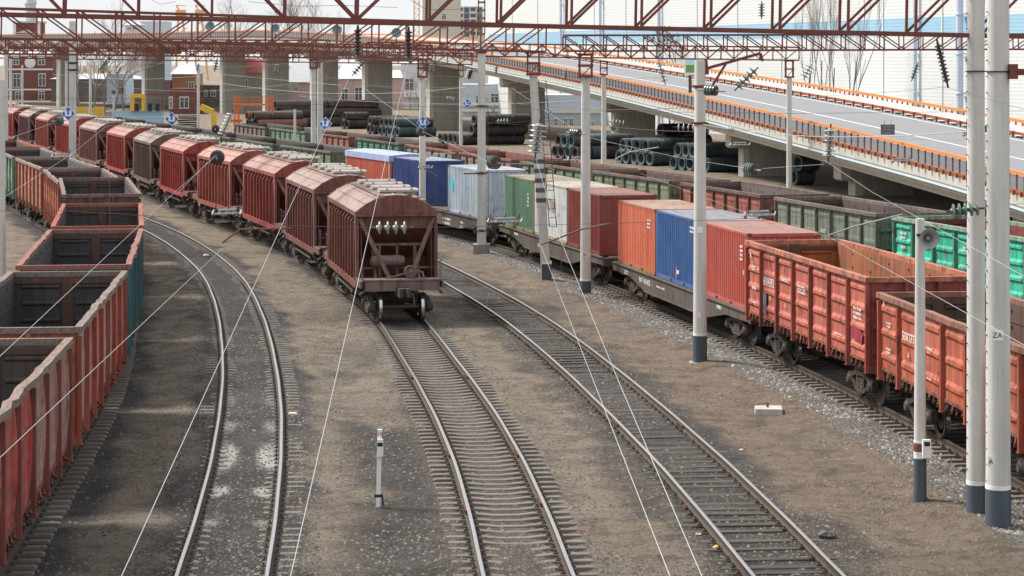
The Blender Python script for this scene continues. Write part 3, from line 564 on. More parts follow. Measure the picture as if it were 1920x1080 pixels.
# ---- grain hoppers
def hopper_recipe():
    rec = []; Lb, hw, ze, zp = 5.0, 1.45, 3.75, 4.33; arc = []
    for k in range(9):
        u = -1 + 2*k/8; arc.append((u*hw, ze + (zp-ze) * (1 - abs(u)**2.2)))
    m = MB(); n = len(arc); xs = [-Lb, Lb]
    v = [(x, y, z) for x in xs for y, z in arc]; m.add(v, [(i, i+1, n+i+1, n+i) for i in range(n-1)])
    for y0, z0 in arc: m.bar((-Lb, y0, z0+.006), (Lb, y0, z0+.006), .06, .03)      # seams along the roof
    for x in (-Lb + .03, Lb - .03):
        for (y0, z0), (y1, z1) in zip(arc[:-1], arc[1:]): m.bar((x, y0, z0+.012), (x, y1, z1+.012), .06, .03)
    rec.append(P('roof', m.mesh('roof', 'roof_dust'), col='roof', subs=()))
    m = MB(); m.box(-Lb+.3, Lb-.3, -.62, -.40, zp-.06, zp-.02); m.box(-Lb+.3, Lb-.3, .95, 1.12, 4.10, 4.14)
    for k in range(9): x = -Lb+.5+(2*Lb-1)*k/8; m.box(x-.03, x+.03, -.60, -.42, zp-.2, zp-.06)
    rec.append(P('running_board', m.mesh('running_board', 'roof_dust'), col='board'))
    h = MB(); h.box(-.42,.42,-.62,.62,0,.10); h.prism([(-.50,.10),(-.46,.17),(-.25,.21),(.25,.21),(.46,.17),(.50,.10)], -.70, .70); h.box(-.55,-.5,-.1,.1,.02,.16); h.box(.5,.55,-.1,.1,.02,.16)
    for y in (-.45,.45): h.bar((-.56,y,.14),(.56,y,.22),.05,.03)
    hm = h.mesh('hatch', 'roof_dust'); rec[0]['subs'] = tuple(P('hatch', hm, (x, .28, zp-.05), col='hatch') for x in (-3.3, -1.15, 1.0, 3.15))
    for s in (-1, 1):
        m = MB(); m.box(-Lb, Lb, *sorted((s*(hw-.20), s*(hw-.17))), 1.15, ze); m.box(-Lb, Lb, *sorted((s*(hw-.10), s*(hw+.02))), ze-.16, ze-.003); m.box(-Lb, Lb, *sorted((s*(hw-.12), s*(hw+.03))), 1.05, 1.28)
        for e in (-1, 1):
            poly = [(e*Lb, ze-.02), (e*(Lb-.55), ze-.02), (e*(Lb-.28), ze-1.3), (e*(Lb-.2), 1.1), (e*Lb, 1.1)]; m.prism(poly, *sorted((s*(hw-.11), s*(hw+.012))))
        rec.append(P('side_wall', m.mesh('side_wall', 'paint'), col='body'))
        rb = MB(); y = s*(hw-.175); yo = s*(hw+.015); w_ = .07
        rb.add([(-w_,y,1.25),(w_,y,1.25),(w_*.8,yo,1.25),(-w_*.8,yo,1.25),(-w_,y,ze-.16),(w_,y,ze-.16),(w_*.8,yo,ze-.42),(-w_*.8,yo,ze-.42)], [(0,1,2,3),(0,4,5,1),(1,5,6,2),(2,6,7,3),(3,7,4,0),(4,7,6,5)])
        rm = rb.mesh('rib', 'paint')
        for k in range(10): rec.append(P('rib', rm, (-Lb + .72 + (2*Lb - 1.44) * k / 9, 0, 0), col='rib'))
    for e in (-1, 1):
        m = MB(); x0, x1 = sorted((e*(Lb-.03), e*(Lb+.0))); m.prism(arc + [(hw, ze-.08), (-hw, ze-.08)], x0 + e*.001, x1 + e*.001, ax='yz')
        a, c_ = sorted((e*(Lb-.05), e*(Lb+.10))); m.box(a, c_, -hw, hw, ze-.16, ze-.085)
        for y in (-.45,.45): a, c_ = sorted((e*(Lb+.002), e*(Lb+.07))); m.box(a, c_, y-.03, y+.03, ze+.2, ze+.36)
        rec.append(P('roof_end', m.mesh('roof_end', 'paint'), col='endtop'))
        m = MB(); p0, p1, p2, p3 = (e*(Lb-.05), ze-.16), (e*(Lb-.05), ze-.55), (e*(Lb-1.55), 2.0), (e*(Lb-1.75), 1.15)
        for (xa, za), (xb, zb_) in ((p0,p1),(p1,p2),(p2,p3)): m.add([(xa,-hw+.1,za),(xa,hw-.1,za),(xb,hw-.1,zb_),(xb,-hw+.1,zb_)], [(0,1,2,3)])
        for y in (-hw+.1, hw-.1): m.add([(p1[0],y,p1[1]),(p2[0],y,p2[1]),(p3[0],y,p3[1]),(e*(Lb-.2),y,1.15)], [(0,1,2,3)])
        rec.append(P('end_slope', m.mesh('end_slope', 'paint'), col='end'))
        m = MB(); xe = e*(Lb+1.55)
        for s in (-1, 1):
            m.bar((e*(Lb+.03), s*(hw-.14), ze-.25), (e*(Lb+.95), s*.38, 1.5), .13, .09)
            m.bar((e*(Lb-.9), s*.78, 2.45), (e*(Lb+.35), s*.78, 1.3), .09, .09); m.bar((e*(Lb+.1), s*.62, 2.55), (e*(Lb+.1), s*.62, 1.3), .08, .08)
            m.box(*sorted((e*(Lb-.3), xe)), *sorted((s*(hw-.06), s*(hw+.02))), 1.18, 1.42)
            m.bar((e*(Lb+.02), s*(hw-.03), 1.3), (e*(Lb-.02), s*(hw-.03), ze-.3), .10, .06)
        m.bar((e*(Lb+.1), -.9, 2.6), (e*(Lb+.1), .9, 2.6), .08, .08); m.bar((e*(Lb-.15), -hw+.1, 1.75), (e*(Lb-.15), hw-.1, 1.75), .07, .07)
        m.bar((e*(Lb+.1), 0, 2.6), (e*(Lb+.1), 0, 1.3), .08, .08)
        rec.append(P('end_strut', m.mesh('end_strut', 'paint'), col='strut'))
        m = MB(); a, c_ = sorted((xe - e*.12, xe)); m.box(a, c_, -1.32, 1.32, 1.08, 1.40); m.box(*sorted((e*(Lb-.3), xe-e*.1)), -.25, .25, .95, 1.35)
        m.box(*sorted((e*(Lb+.05), xe-e*.1)), -1.35, -.5, 1.40, 1.43); m.box(*sorted((e*(Lb+.9), xe)), -1.40, 1.40, 1.42, 1.48)
        for s in (-1, 1): m.bar((xe, s*1.3, 1.12), (e*(Lb+1.2), s*1.45, .95), .06); m.path([(xe-e*.05, s*1.38, 1.45),(xe-e*.05, s*1.38, 2.15),(xe-e*.35, s*1.38, 2.15),(xe-e*.35, s*1.38, 1.45)], .018, 5)
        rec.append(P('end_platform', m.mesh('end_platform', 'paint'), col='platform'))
    m = MB(); m.lathe([(.02,-.62),(.17,-.58),(.20,-.45),(.20,.45),(.17,.58),(.02,.62)], 16, Matrix.Translation((Lb+.18, -.35, 2.02)) @ Matrix.Rotation(R(90), 4, 'X')); rec.append(P('air_reservoir', m.mesh('air_reservoir', 'paint', smooth=True), col='tank'))
    m = MB(); mt = Matrix.Translation((Lb+1.30, .32, 1.72)) @ Matrix.Rotation(R(90), 4, 'Y') @ Matrix.Rotation(R(12), 4, 'X'); m.lathe([(.20,-.03),(.235,0),(.20,.03),(.19,0)], 18, mt); m.lathe([(.06,-.1),(.10,0),(.05,.06)], 10, mt); m.tube((Lb+.4,.32,1.72),(Lb+1.3,.32,1.72),.07,.07,8)
    for k in range(5): a = 2*math.pi*k/5; m.bar(mt @ Vector((0,0,0)), mt @ Vector((.21*math.cos(a), .21*math.sin(a), 0)), .03)
    m.bar((Lb+1.2,-.55,1.5),(Lb+1.3,.30,1.7),.05); m.path([(Lb+1.2,.55,1.75),(Lb+1.35,.75,1.70),(Lb+1.38,.8,1.45)], .03, 6); rec.append(P('brake_wheel', m.mesh('brake_wheel', 'paint', smooth=True), col='tank'))
    m = MB(); m.box(-Lb+.2, Lb-.2, -.35, .35, .85, 1.15)
    for x in (-2.2, 0, 2.2):
        for s in (-1, 1): m.add([(x-.9,s*1.3,1.1),(x+.9,s*1.3,1.1),(x+.9,s*.1,1.1),(x-.9,s*.1,1.1),(x-.5,s*.95,.45),(x+.5,s*.95,.45),(x+.5,s*.25,.45),(x-.5,s*.25,.45)], [(0,1,5,4),(1,2,6,5),(2,3,7,6),(3,0,4,7),(4,5,6,7)])
    for s in (-1, 1): m.tube((-2.6,s*1.28,.72),(2.6,s*1.28,.72),.05,.05,6)
    rec.append(P('discharge_chutes', m.mesh('discharge_chutes', 'steel_dark')))
    return rec + [bogie(-5.1), bogie(5.1)] + couplers(Lb + 1.55)
HOP = hopper_recipe()
def hcols(b, roof=None):
    f = lambda k: tuple(x*k for x in b)
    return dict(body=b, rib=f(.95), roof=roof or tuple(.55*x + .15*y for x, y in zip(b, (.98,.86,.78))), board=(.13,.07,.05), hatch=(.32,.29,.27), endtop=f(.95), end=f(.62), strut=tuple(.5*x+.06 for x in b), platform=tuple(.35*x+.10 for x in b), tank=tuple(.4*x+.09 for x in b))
BR1 = (.19,.060,.045); BR2 = (.19,.062,.05); HRED = (.36,.042,.034); HRED2 = (.29,.05,.038); HGREY = (.15,.095,.075)
hs = [(80.5,BR1,'dark maroon hopper wagon with brake wheel and air cylinder, last of its train'), (94.4,BR2,'maroon hopper wagon coupled to the one with the brake wheel'), (107.9,HRED2,'brick red hopper wagon, third from the brake wheel end'),
 (120.6,(.33,.085,.065),'faded red hopper wagon with pink-red roof, fourth from the brake wheel end'), (134.4,HRED,'bright red hopper wagon between the faded red and the grey-brown ones'), (148.2,HGREY,'grey-brown hopper wagon, the dullest of the train'), (162.3,HRED,'strong red hopper wagon just beyond the grey-brown one'),
 (176.5,(.22,.085,.085),'dusty mauve hopper wagon with pale roof beside the diamond sign pole'), (190.8,HRED,'red hopper wagon partly behind the diamond sign pole'), (205.0,(.33,.08,.06),'plain red hopper wagon, tenth from the brake wheel end'), (219.2,(.18,.07,.08),'dark mauve hopper wagon, eleventh from the brake wheel end'), (233.5,HRED,'red hopper wagon at the far visible end of the train'), (247.7,HRED2,'last visible brick red hopper wagon by the far brick house')]
for i, (y0, c_, lab) in enumerate(hs):
    t = TR['B']; s0 = t.s_at(y0) + 5.0; p, tt = t.at(s0); a, c2 = t.at(s0-5)[0], t.at(s0+5)[0]; d = a - c2
    p = (a + c2) / 2 - np.array([.08, 0]); r = empty('hopper_wagon', (p[0], p[1], RT), math.atan2(d[1], d[0]), (.97, 1, 1)); tag(r, lab, 'hopper wagon', 'grain hopper wagons on the centre track')
    build(HOP, r, hcols(c_, (.44,.20,.17) if i == 3 else None))
# ---- flat wagons and containers
def flat_recipe():
    L = 17.6; rec = []
    for s in (-1, 1):
        m = MB(); poly = [(-L/2,1.26),(L/2,1.26),(L/2,.98),(L/2-2.6,.95),(L/2-4.6,.62),(-L/2+4.6,.62),(-L/2+2.6,.95),(-L/2,.98)]; m.prism(poly, *sorted((s*1.30, s*1.22))); m.box(-L/2, L/2, *sorted((s*1.20, s*1.36)), 1.262, 1.30)
        m.box(-L/2+4.7, L/2-4.7, *sorted((s*1.19, s*1.35)), .60, .635); rec.append(P('side_beam', m.mesh('side_beam', 'paint'), (0,0,-.13), col='beam'))
    m = MB(); m.box(-L/2, L/2, -.3, .3, .9, 1.2)
    for k in range(19): x = -L/2+.3+(L-.6)*k/18; m.box(x-.07, x+.07, -1.21, 1.21, 1.10, 1.255)
    for e in (-1, 1): m.box(*sorted((e*(L/2-.1), e*(L/2+.12))), -1.3, 1.3, .95, 1.27)
    rec.append(P('cross_frame', m.mesh('cross_frame', 'steel_dark'), (0,0,-.13)))
    m = MB(); m.box(-L/2+.1, L/2-.1, -.9, .9, 1.262, 1.285); rec.append(P('deck', m.mesh('deck', 'paint'), (0,0,-.13), col='deck'))
    return rec + [bogie(-L/2+2.1), bogie(L/2-2.1)] + couplers(L/2 + .1)
FLAT = flat_recipe()
def flat(y0, y1, lab):
    r = place('D', y0, y1, 'flat_wagon', lab, 'flat wagon', 'container flat wagons', 17.6); build(FLAT, r, dict(beam=(.085,.08,.075), deck=(.11,.09,.08))); return r
f1 = flat(71.7, 90.1, 'dark grey flat wagon carrying the orange, blue and red containers')
f2 = flat(92.0, 110.6, 'dark grey flat wagon carrying the maroon, white and green containers')
f3 = flat(112.4, 130.6, 'flat wagon with white graffiti carrying the pale blue and the royal blue containers')
f4 = flat(131.6, 140.2, 'flat wagon under the orange container with the blue tarp')
mark(f1, '947 40405', -4.0, .85, .30, y=1.312, sx=1.3); dashes(f1, -6.8, 0.95, .5, 2, y=1.302); dashes(f1, -1.8, 0.82, 1.1, 1, y=1.302, h=.06); dashes(f1, 5.5, 0.92, .5, 1, y=1.302, h=.12); dashes(f2, -1, 0.82, 1.0, 2, y=1.302); dashes(f2, -5.5, 0.92, .7, 1, y=1.302, h=.1)
for x, w_ in ((-2.6,.9),(-.2,.6),(1.6,1.3),(4.2,.5)): dashes(f3, x, .74, w_, 2, y=1.302, h=.13, name='graffiti')
def container_recipe(L=6.06, H=2.45, tarp=False, doors=1):
    W = 1.22; rec = []; n = 22
    def corr(x0, x1, n):
        prof = []; p = (x1-x0)/n
        for k in range(n): a = x0 + p*k; prof += [(a, 0), (a+p*.30, 0), (a+p*.45, .036), (a+p*.85, .036)]
        prof.append((x1, 0)); return prof
    for s in (-1, 1):
        m = MB(); pr = corr(-L/2+.12, L/2-.12, n); v = [(x, s*(W-.005-d), z) for x, d in pr for z in (.14, H-.06)]; m.add(v, [(2*i, 2*i+2, 2*i+3, 2*i+1) for i in range(len(pr)-1)]); rec.append(P('side_panel', m.mesh('side_panel', 'paint_clean'), col='body'))
    m = MB(); m.box(-L/2+.05, L/2-.05, -W+.03, W-.03, H-.06, H-.02)
    for k in range(20): x = -L/2+.3+(L-.6)*k/19; m.box(x-.06, x+.06, -W+.12, W-.12, H-.021, H-.007)
    if not tarp: rec.append(P('roof', m.mesh('roof', 'roof_dust'), col='roof'))
    else:
        m = MB(); m.add([(-L/2-.03,-W-.04,H-.32),(L/2+.03,-W-.04,H-.32),(L/2+.03,-W-.03,H+.03),(-L/2-.03,-W-.03,H+.03),(L/2+.03,0,H+.12),(-L/2-.03,0,H+.12),(L/2+.03,W+.03,H+.03),(-L/2-.03,W+.03,H+.03),(L/2+.03,W+.04,H-.32),(-L/2-.03,W+.04,H-.32)], [(0,1,2,3),(3,2,4,5),(5,4,6,7),(7,6,8,9),(1,8,6,4,2),(0,3,5,7,9)]); rec.append(P('tarpaulin', m.mesh('tarpaulin', 'paint_clean'), col='roof'))
    m = MB()
    for s in (-1, 1):
        for e in (-1, 1): m.box(*sorted((e*(L/2-.13), e*L/2)), *sorted((s*(W-.12), s*W)), 0, H)
        m.box(-L/2+.13, L/2-.13, *sorted((s*(W-.06), s*(W+.002))), 0, .14); m.box(-L/2+.13, L/2-.13, *sorted((s*(W-.06), s*(W+.002))), H-.08, H-.005)
    for e in (-1, 1): m.box(*sorted((e*(L/2-.10), e*L/2)), -W+.12, W-.12, 0, .15); m.box(*sorted((e*(L/2-.10), e*L/2)), -W+.12, W-.12, H-.11, H-.004)
    rec.append(P('frame', m.mesh('frame', 'paint_clean'), col='frame'))
    cc_ = MB().box(-.088,.088,-.078,.078,-.004,.114).mesh('corner_casting', 'rust')
    for s in (-1, 1):
        for e in (-1, 1):
            for z in (0, H-.11): rec.append(P('corner_casting', cc_, (e*(L/2-.082), s*(W-.072), z)))
    m = MB()
    for s in (-1,):
        for x in (-.95, .85): m.box(x, x+.3, -W-.004, -W+.02, .02, .11)
    rec.append(P('fork_pockets', m.mesh('fork_pockets', 'black')))
    m = MB(); pr = corr(-W+.12, W-.12, 9); e = 1; v = [(L/2-.03-d, y, z) for y, d in pr for z in (.15, H-.11)]; m.add(v, [(2*i, 2*i+2, 2*i+3, 2*i+1) for i in range(len(pr)-1)]); rec.append(P('end_panel', m.mesh('end_panel', 'paint_clean'), col='body'))
    m = MB(); m.box(-L/2+.02, -L/2+.06, -W+.12, -.01, .15, H-.11); m.box(-L/2+.02, -L/2+.06, .01, W-.12, .15, H-.11)
    for y in (-.85,-.35,.35,.85): m.tube((-L/2-.01, y, .1), (-L/2-.01, y, H-.08), .022, .022, 6); m.box(-L/2-.03, -L/2+.01, y-.1, y+.18, 1.05, 1.11)
    rec.append(P('doors', m.mesh('doors', 'paint_clean'), col='end'))
    return rec
CONT = container_recipe(); CONTARP = container_recipe(tarp=True)
def container(y0, y1, lab, body, roof, frame=None, end=None, rec=None, dz=0):
    m_, rz, ln = chord('D', y0, y1); r = empty('shipping_container', (m_[0], m_[1], RT + 1.174 + dz), rz, (ln/6.06, 1, 1)); tag(r, lab, 'container', 'containers on the flat wagons'); build(rec or CONT, r, dict(body=body, roof=roof, frame=frame or tuple(x*.8 for x in body), end=end or body)); return r
c1 = container(72.2, 77.95, 'red corrugated container next to the clean red open wagon', (.48,.085,.06), (.50,.29,.26), (.42,.10,.07))
c2 = container(78.1, 83.9, 'blue corrugated container with a small red and white arrow mark', (.022,.115,.33), (.40,.41,.44), (.05,.13,.32))
c3 = container(84.05, 89.7, 'bright orange container between the blue and the maroon ones', (.74,.19,.105), (.58,.40,.33), (.36,.14,.06))
c4 = container(92.8, 98.2, 'maroon red container with rusty corner posts', (.235,.038,.032), (.42,.22,.21), (.20,.045,.035))
c5 = container(98.35, 104.3, 'white container with a brown square patch', (.74,.77,.76), (.60,.57,.52), (.36,.30,.22))
c6 = container(104.45, 110.0, 'sage green container between the white and the pale blue ones', (.125,.27,.19), (.46,.43,.36), (.22,.20,.10))
c7 = container(114.3, 120.3, 'pale blue container with a cyan patch', (.50,.60,.68), (.64,.68,.71), (.42,.50,.62))
c8 = container(124.9, 130.4, 'royal blue container beside the tarp-covered orange one', (.012,.055,.22), (.40,.47,.60), (.012,.05,.19))
c9 = container(131.2, 139.6, 'long orange container covered with a blue tarp', (.46,.085,.045), (.33,.40,.62), (.55,.30,.26), rec=CONTARP)
def patch(r, poly, col, name, y=1.235):
    m = MB(); m.prism(poly, -y, -y+.006); return O(name, m.mesh(name, MT['paint_clean']), r, color=col)
patch(c2, [(-.15,.35),(.05,.62),(.05,.50),(.35,.50),(.35,.36),(.05,.36),(.05,.2)], (.7,.7,.68), 'arrow_mark'); patch(c2, [(-.15,.28),(.02,.66),(.02,.16)], (.55,.03,.03), 'arrow_mark', 1.243)
patch(c5, [(-.3,1.3),(.7,1.2),(.7,1.75),(-.3,1.85)], (.28,.24,.19), 'patch'); patch(c7, [(-2.6,1.3),(-2.0,1.05),(-2.0,1.6),(-2.6,1.9)], (.05,.55,.75), 'patch')
for c_, cc in ((c4, (.55,.05,.03)), (c6, (.55,.05,.03))): patch(c_, [(-.1,.55),(.1,.45),(.1,.68),(-.1,.75)], cc, 'red_mark')
dashes(c1, 2.35, 1.95, .35, 4, y=1.236, h=.08); dashes(c1, 2.6, 1.1, .1, 1, y=1.236, h=.16); dashes(c2, 2.3, 2.1, .9, 2, y=1.236, h=.08); dashes(c3, 2.1, 1.95, .5, 3, y=1.236, h=.08); dashes(c6, 2.0, 1.7, .3, 4, y=1.236, h=.1)
# ------------------------------------------------------------------ road viaduct
MT['asphalt'] = material('road_asphalt', (.21,.21,.225), rough=.9, dust=.4, dustcol=(.28,.28,.29), vary=.15, bump=.1)
MT['orange'] = material('orange_paint', (.62,.215,.04), rough=.6, dust=.3, dustcol=(.55,.25,.1), grime=.3, grimecol=(.3,.12,.05))
MT['orange_dk'] = material('red_orange_paint', (.33,.085,.03), rough=.7, grime=.4, grimecol=(.2,.06,.03), vary=.2)
MT['railpost'] = material('brown_post', (.10,.05,.04), rough=.7)
MT['railgrey'] = material('grey_grille', (.20,.20,.21), rough=.7)
MT['paleblue'] = material('pale_blue_pipe', (.50,.62,.68), rough=.6)
MT['guard'] = material('guard_rail_grey', (.62,.62,.60), rough=.6, grime=.3)
img = [(2080,372,106),(1990,341,112),(1887,313,121),(1815,295,130),(1570,237.8,152),(1369,192,176),(1280,171.7,190),(1200,155,205),(1103,135,226),(960,109,262),(890,95,278),(817,83,293),(747,73,308),(640,62,332),(493,55,374),(317,60,420),(143,62.5,455),(25,64,480),(-140,66,510)]
N3 = np.array([tuple(at(*q)) for q in img])
N3[:, 2] -= 1.2
cum = np.r_[0, np.cumsum(np.linalg.norm(np.diff(N3[:, :2], axis=0), axis=1))]
def smooth(a, k=9):
    p_ = np.pad(a, (k, k), mode='reflect', reflect_type='odd'); ker = np.hanning(2*k+1); ker /= ker.sum(); return np.convolve(p_, ker, 'valid')
VS = np.arange(0, cum[-1], 1.25); VP = np.c_[[np.interp(VS, cum, N3[:, i]) for i in range(3)]].T
VP = np.c_[smooth(VP[:, 0], 22), smooth(VP[:, 1], 22), smooth(VP[:, 2], 22)]
VT = np.gradient(VP[:, :2], axis=0); VT /= np.linalg.norm(VT, axis=1)[:, None]; VN = np.c_[VT[:, 1], -VT[:, 0]]     # VN: away from the yard
CROSS = -.030
def vp(i, u, w): return (VP[i, 0] + VN[i, 0]*u, VP[i, 1] + VN[i, 1]*u, VP[i, 2] + u*CROSS + w)
vi = empty('road_viaduct', (N3[3][0], N3[3][1], 0)); tag(vi, 'concrete road viaduct with orange railings curving down past the yard', 'viaduct'); vinv = (-N3[3][0], -N3[3][1], 0)
def loft(name, prof, mat, i0=0, i1=None, closed=True, parent=vi):
    ii = list(range(i0, i1 or len(VS))); n = len(prof); v = [vp(i, u, w) for i in ii for u, w in prof]; f = []
    for k in range(len(ii)-1):
        for j in range(n if closed else n-1): f.append((k*n+j, k*n+(j+1) % n, (k+1)*n+(j+1) % n, (k+1)*n+j))
    if closed: f += [tuple(range(n)), tuple((len(ii)-1)*n + j for j in range(n))]
    return O(name, MB().add(v, f).mesh(name, mat), parent, vinv)
DW = 19.0
loft('road_deck', [(.45,0),(DW,0),(DW,-.5),(.45,-.5)], 'asphalt')
loft('fascia', [(0,.06),(.44,.06),(.44,-.78),(.10,-.78),(0,-.6)], 'concrete_lt')
loft('girder', [(.28,-.80),(.9,-.80),(.9,-1.55),(.70,-1.55),(.62,-1.4),(.35,-1.1)], 'concrete_lt')
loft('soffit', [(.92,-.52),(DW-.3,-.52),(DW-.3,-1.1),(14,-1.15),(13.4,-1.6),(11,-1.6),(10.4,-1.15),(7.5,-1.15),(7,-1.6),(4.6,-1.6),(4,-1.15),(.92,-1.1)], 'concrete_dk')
loft('drain_pipe', [(-.10,-.70),(-.01,-.70),(-.01,-.82),(-.10,-.82)], 'paleblue')
loft('handrail', [(-.06,1.02),(.12,1.02),(.12,1.20),(-.06,1.20)], 'orange')
loft('base_beam', [(-.10,.07),(.05,.07),(.05,.20),(-.10,.20)], 'orange_dk')
loft('road_line', [(9.4,.006),(9.62,.006)], 'white', closed=False); loft('road_line', [(16.6,.006),(16.8,.006)], 'white', closed=False);
loft('guard_rail', [(17.3,.50),(17.38,.50),(17.42,.72),(17.38,.96),(17.3,.96)], 'guard')
loft('far_base_beam', [(18.4,.01),(18.9,.01),(18.9,.42),(18.4,.42)], 'orange_dk')
loft('far_handrail', [(18.7,1.0),(18.85,1.0),(18.85,1.22),(18.7,1.22)], 'orange')
kb = MB(); wk = MB()
for i in range(len(VS)-1):
    b_ = (kb if i % 2 else wk); b_.add([vp(i,17.7,.0), vp(i+1,17.7,.0), vp(i+1,17.7,.11), vp(i,17.7,.11), vp(i,18.3,.11), vp(i+1,18.3,.11)], [(0,1,2,3),(3,2,5,4)])
for q_, c0 in ((kb, 'black'), (wk, 'white')): o_ = O('kerb_stones', q_.mesh('kerb_stones', c0), vi, vinv); o_['kind'] = 'stuff'
def along(name, u, w0, w1, a, b, mat, i0, i1, step=1, single=True, parent=vi):
    m = MB(); m.box(-a/2, a/2, -b/2, b/2, w0, w1); me_ = m.mesh(name, mat); acc = MB()
    for i in range(i0, i1, step):
        p_ = vp(i, u, 0); rz = math.atan2(VT[i, 1], VT[i, 0])
        if single: O(name, me_, parent, (p_[0]+vinv[0], p_[1]+vinv[1], p_[2]), (0, 0, rz))
        else: acc.box(-a/2, a/2, -b/2, b/2, w0, w1, 0, Matrix.Translation((p_[0]+vinv[0], p_[1]+vinv[1], p_[2])) @ Matrix.Rotation(rz, 4, 'Z'))
    if not single: o_ = O(name, acc.mesh(name, mat), parent); o_['kind'] = 'stuff'
nP = int(np.searchsorted(VP[:, 1], 285)); nE = len(VS) - 1
along('railing_post', .03, .2, 1.0, .09, .09, 'railpost', 0, nP); along('railing_post', .03, .2, 1.0, .09, .09, 'railpost', nP, nE, 1, False)
along('base_block', -.16, -.08, .19, .17, .13, 'orange_dk', 0, nP); along('base_block', -.16, -.08, .19, .17, .13, 'orange_dk', nP, nE, 1, False)
along('far_railing_post', 18.77, .4, 1.0, .12, .10, 'orange_dk', 0, nP, 1); along('guard_rail_post', 17.46, 0, .8, .12, .12, 'railpost', 0, nP, 2)
g_ = MB()                                                     # grille between the railing posts: two thin rails and slender bars
for k in range(7): g_.box(.12 + k*.165, .15 + k*.165, -.012, .012, .24, .96)
g_.box(.03, 1.22, -.015, .015, .24, .28); g_.box(.03, 1.22, -.015, .015, .60, .63); gme = g_.mesh('grille', 'railgrey')
for i in range(0, nP):
    p_ = vp(i, .03, 0); q_ = vp(i+1, .03, 0); d = math.hypot(q_[0]-p_[0], q_[1]-p_[1]); o_ = O('grille', gme, vi, (p_[0]+vinv[0], p_[1]+vinv[1], p_[2]), (0, -math.atan2(q_[2]-p_[2], d), math.atan2(VT[i,1], VT[i,0])), scale=(d/1.25, 1, 1))
loft('far_grille', [(.02,.2),(.04,.2),(.04,.98),(.02,.98)], 'railgrey', nP)
# piers: wall stem with a hammerhead cap, each a part of the viaduct
def pier(px, us=2.8, wid=4.2, tk=1.3):
    best = min(range(len(VS)), key=lambda i: abs(vp(i, us, 0)[0] / vp(i, us, 0)[1] * FPX + 960 - px)); p_ = vp(best, 0, 0); zt = VP[best, 2] + 4*CROSS - 1.55
    M_ = Matrix.Translation((p_[0]+vinv[0], p_[1]+vinv[1], 0)) @ Matrix(((VN[best,0], VT[best,0], 0, 0), (VN[best,1], VT[best,1], 0, 0), (0,0,1,0), (0,0,0,1)))
    m = MB(); nb = max(2, int((zt - 1.2) / .75)); hz = (zt - 1.2) / nb
    for k in range(nb): m.box(us, us+wid, -tk/2, tk/2, -.2 if k == 0 else k*hz+.015, (k+1)*hz-.015, 0, M_)
    m.box(us+.03, us+wid-.03, -tk/2+.03, tk/2-.03, -.2, zt-1.15, 0, M_)
    m.box(us-.05, us+.5, -tk/2-.06, tk/2+.06, -.2, zt-1.2, 1, M_); O('pier', m.mesh('pier', 'pier', 'concrete_lt'), vi)  # paler strip paints the sunlit left edge into the stem colour
    m = MB(); m.box(us-1.0, us+wid+3.5, -tk/2-.1, tk/2+.1, zt-1.2, zt-.06, 0, M_); m.box(us-1.1, us-.4, -tk/2-.12, tk/2+.12, zt-1.1, zt-.08, 1, M_); O('pier_cap', m.mesh('pier_cap', 'pier', 'concrete_lt'), vi)
for px in (1940, 1600, 1387, 1152, 958, 806, 683, 583, 493, 413, 268, 110): pier(px)
# sloping abutment ramp wall on the near end
m = MB()
ii = list(range(0, 14)); v = [vp(i, u, w) if w > -9 else (*vp(i, u, 0)[:2], -.2) for i in ii for u, w in ((.95,-1.0),(.95,-99),(DW-1,-99),(DW-1,-1.0))]
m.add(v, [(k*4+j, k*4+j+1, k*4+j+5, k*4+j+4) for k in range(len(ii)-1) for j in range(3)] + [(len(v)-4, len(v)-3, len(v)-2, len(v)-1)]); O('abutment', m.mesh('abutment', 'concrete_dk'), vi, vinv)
# ------------------------------------------------------------------ white clad warehouse beyond the viaduct
def clad(name, col, sc=.85):
    mt = material(name, col, rough=.55, dust=.15, dustcol=tuple(x*.8 for x in col)); n_ = mt.node_tree.nodes; l_ = mt.node_tree.links; b_ = n_['Principled BSDF']
    wv = n_.new('ShaderNodeTexWave'); wv.bands_direction = 'Z'; wv.inputs['Scale'].default_value = sc; t_ = n_.new('ShaderNodeTexCoord'); l_.new(t_.outputs['Object'], wv.inputs['Vector']); bu = n_.new('ShaderNodeBump'); bu.inputs['Strength'].default_value = .09; bu.inputs['Distance'].default_value = .10; l_.new(wv.outputs['Fac'], bu.inputs['Height']); l_.new(bu.outputs[0], b_.inputs['Normal'])
    return mt
MT['clad_w'] = clad('white_ribbed_cladding', (.64,.66,.66)); MT['clad_b'] = clad('blue_ribbed_cladding', (.30,.50,.64)); MT['beige'] = material('beige_render', (.56,.53,.46), rough=.9, dust=.2)
a = Vector((56.5, 196, 0)); c_ = Vector((-4.0, 385, 0)); wh = empty('warehouse', (a + c_) / 2, math.atan2((c_-a).y, (c_-a).x)); tag(wh, 'huge white ribbed metal warehouse with a pale blue band', 'warehouse'); WL = (c_-a).length
m = MB()
for z0, z1, mi in ((-.2, 12.0, 0), (12.0, 13.9, 1), (13.9, 42, 0)): m.box(-WL/2, WL/2, -60, 0, z0, z1, mi)
O('cladding', m.mesh('cladding', 'clad_w', 'clad_b'), wh)
fm = MB(); fm.box(-.12,.12,0,.14,-.2,42); fme = fm.mesh('panel_seam', 'clad_w')
for k in range(1, 15): O('panel_seam', fme, wh, (-WL/2 + WL*k/15, -.05, 0))
dp = MB(); dp.tube((0,.3,-.2),(0,.3,42),.22,.22,10); [dp.box(-.3,.3,.0,.55,z,z+.12) for z in range(2, 42, 4)]; dpm = dp.mesh('downpipe', material('pale_blue_duct', (.55,.62,.74), rough=.5))
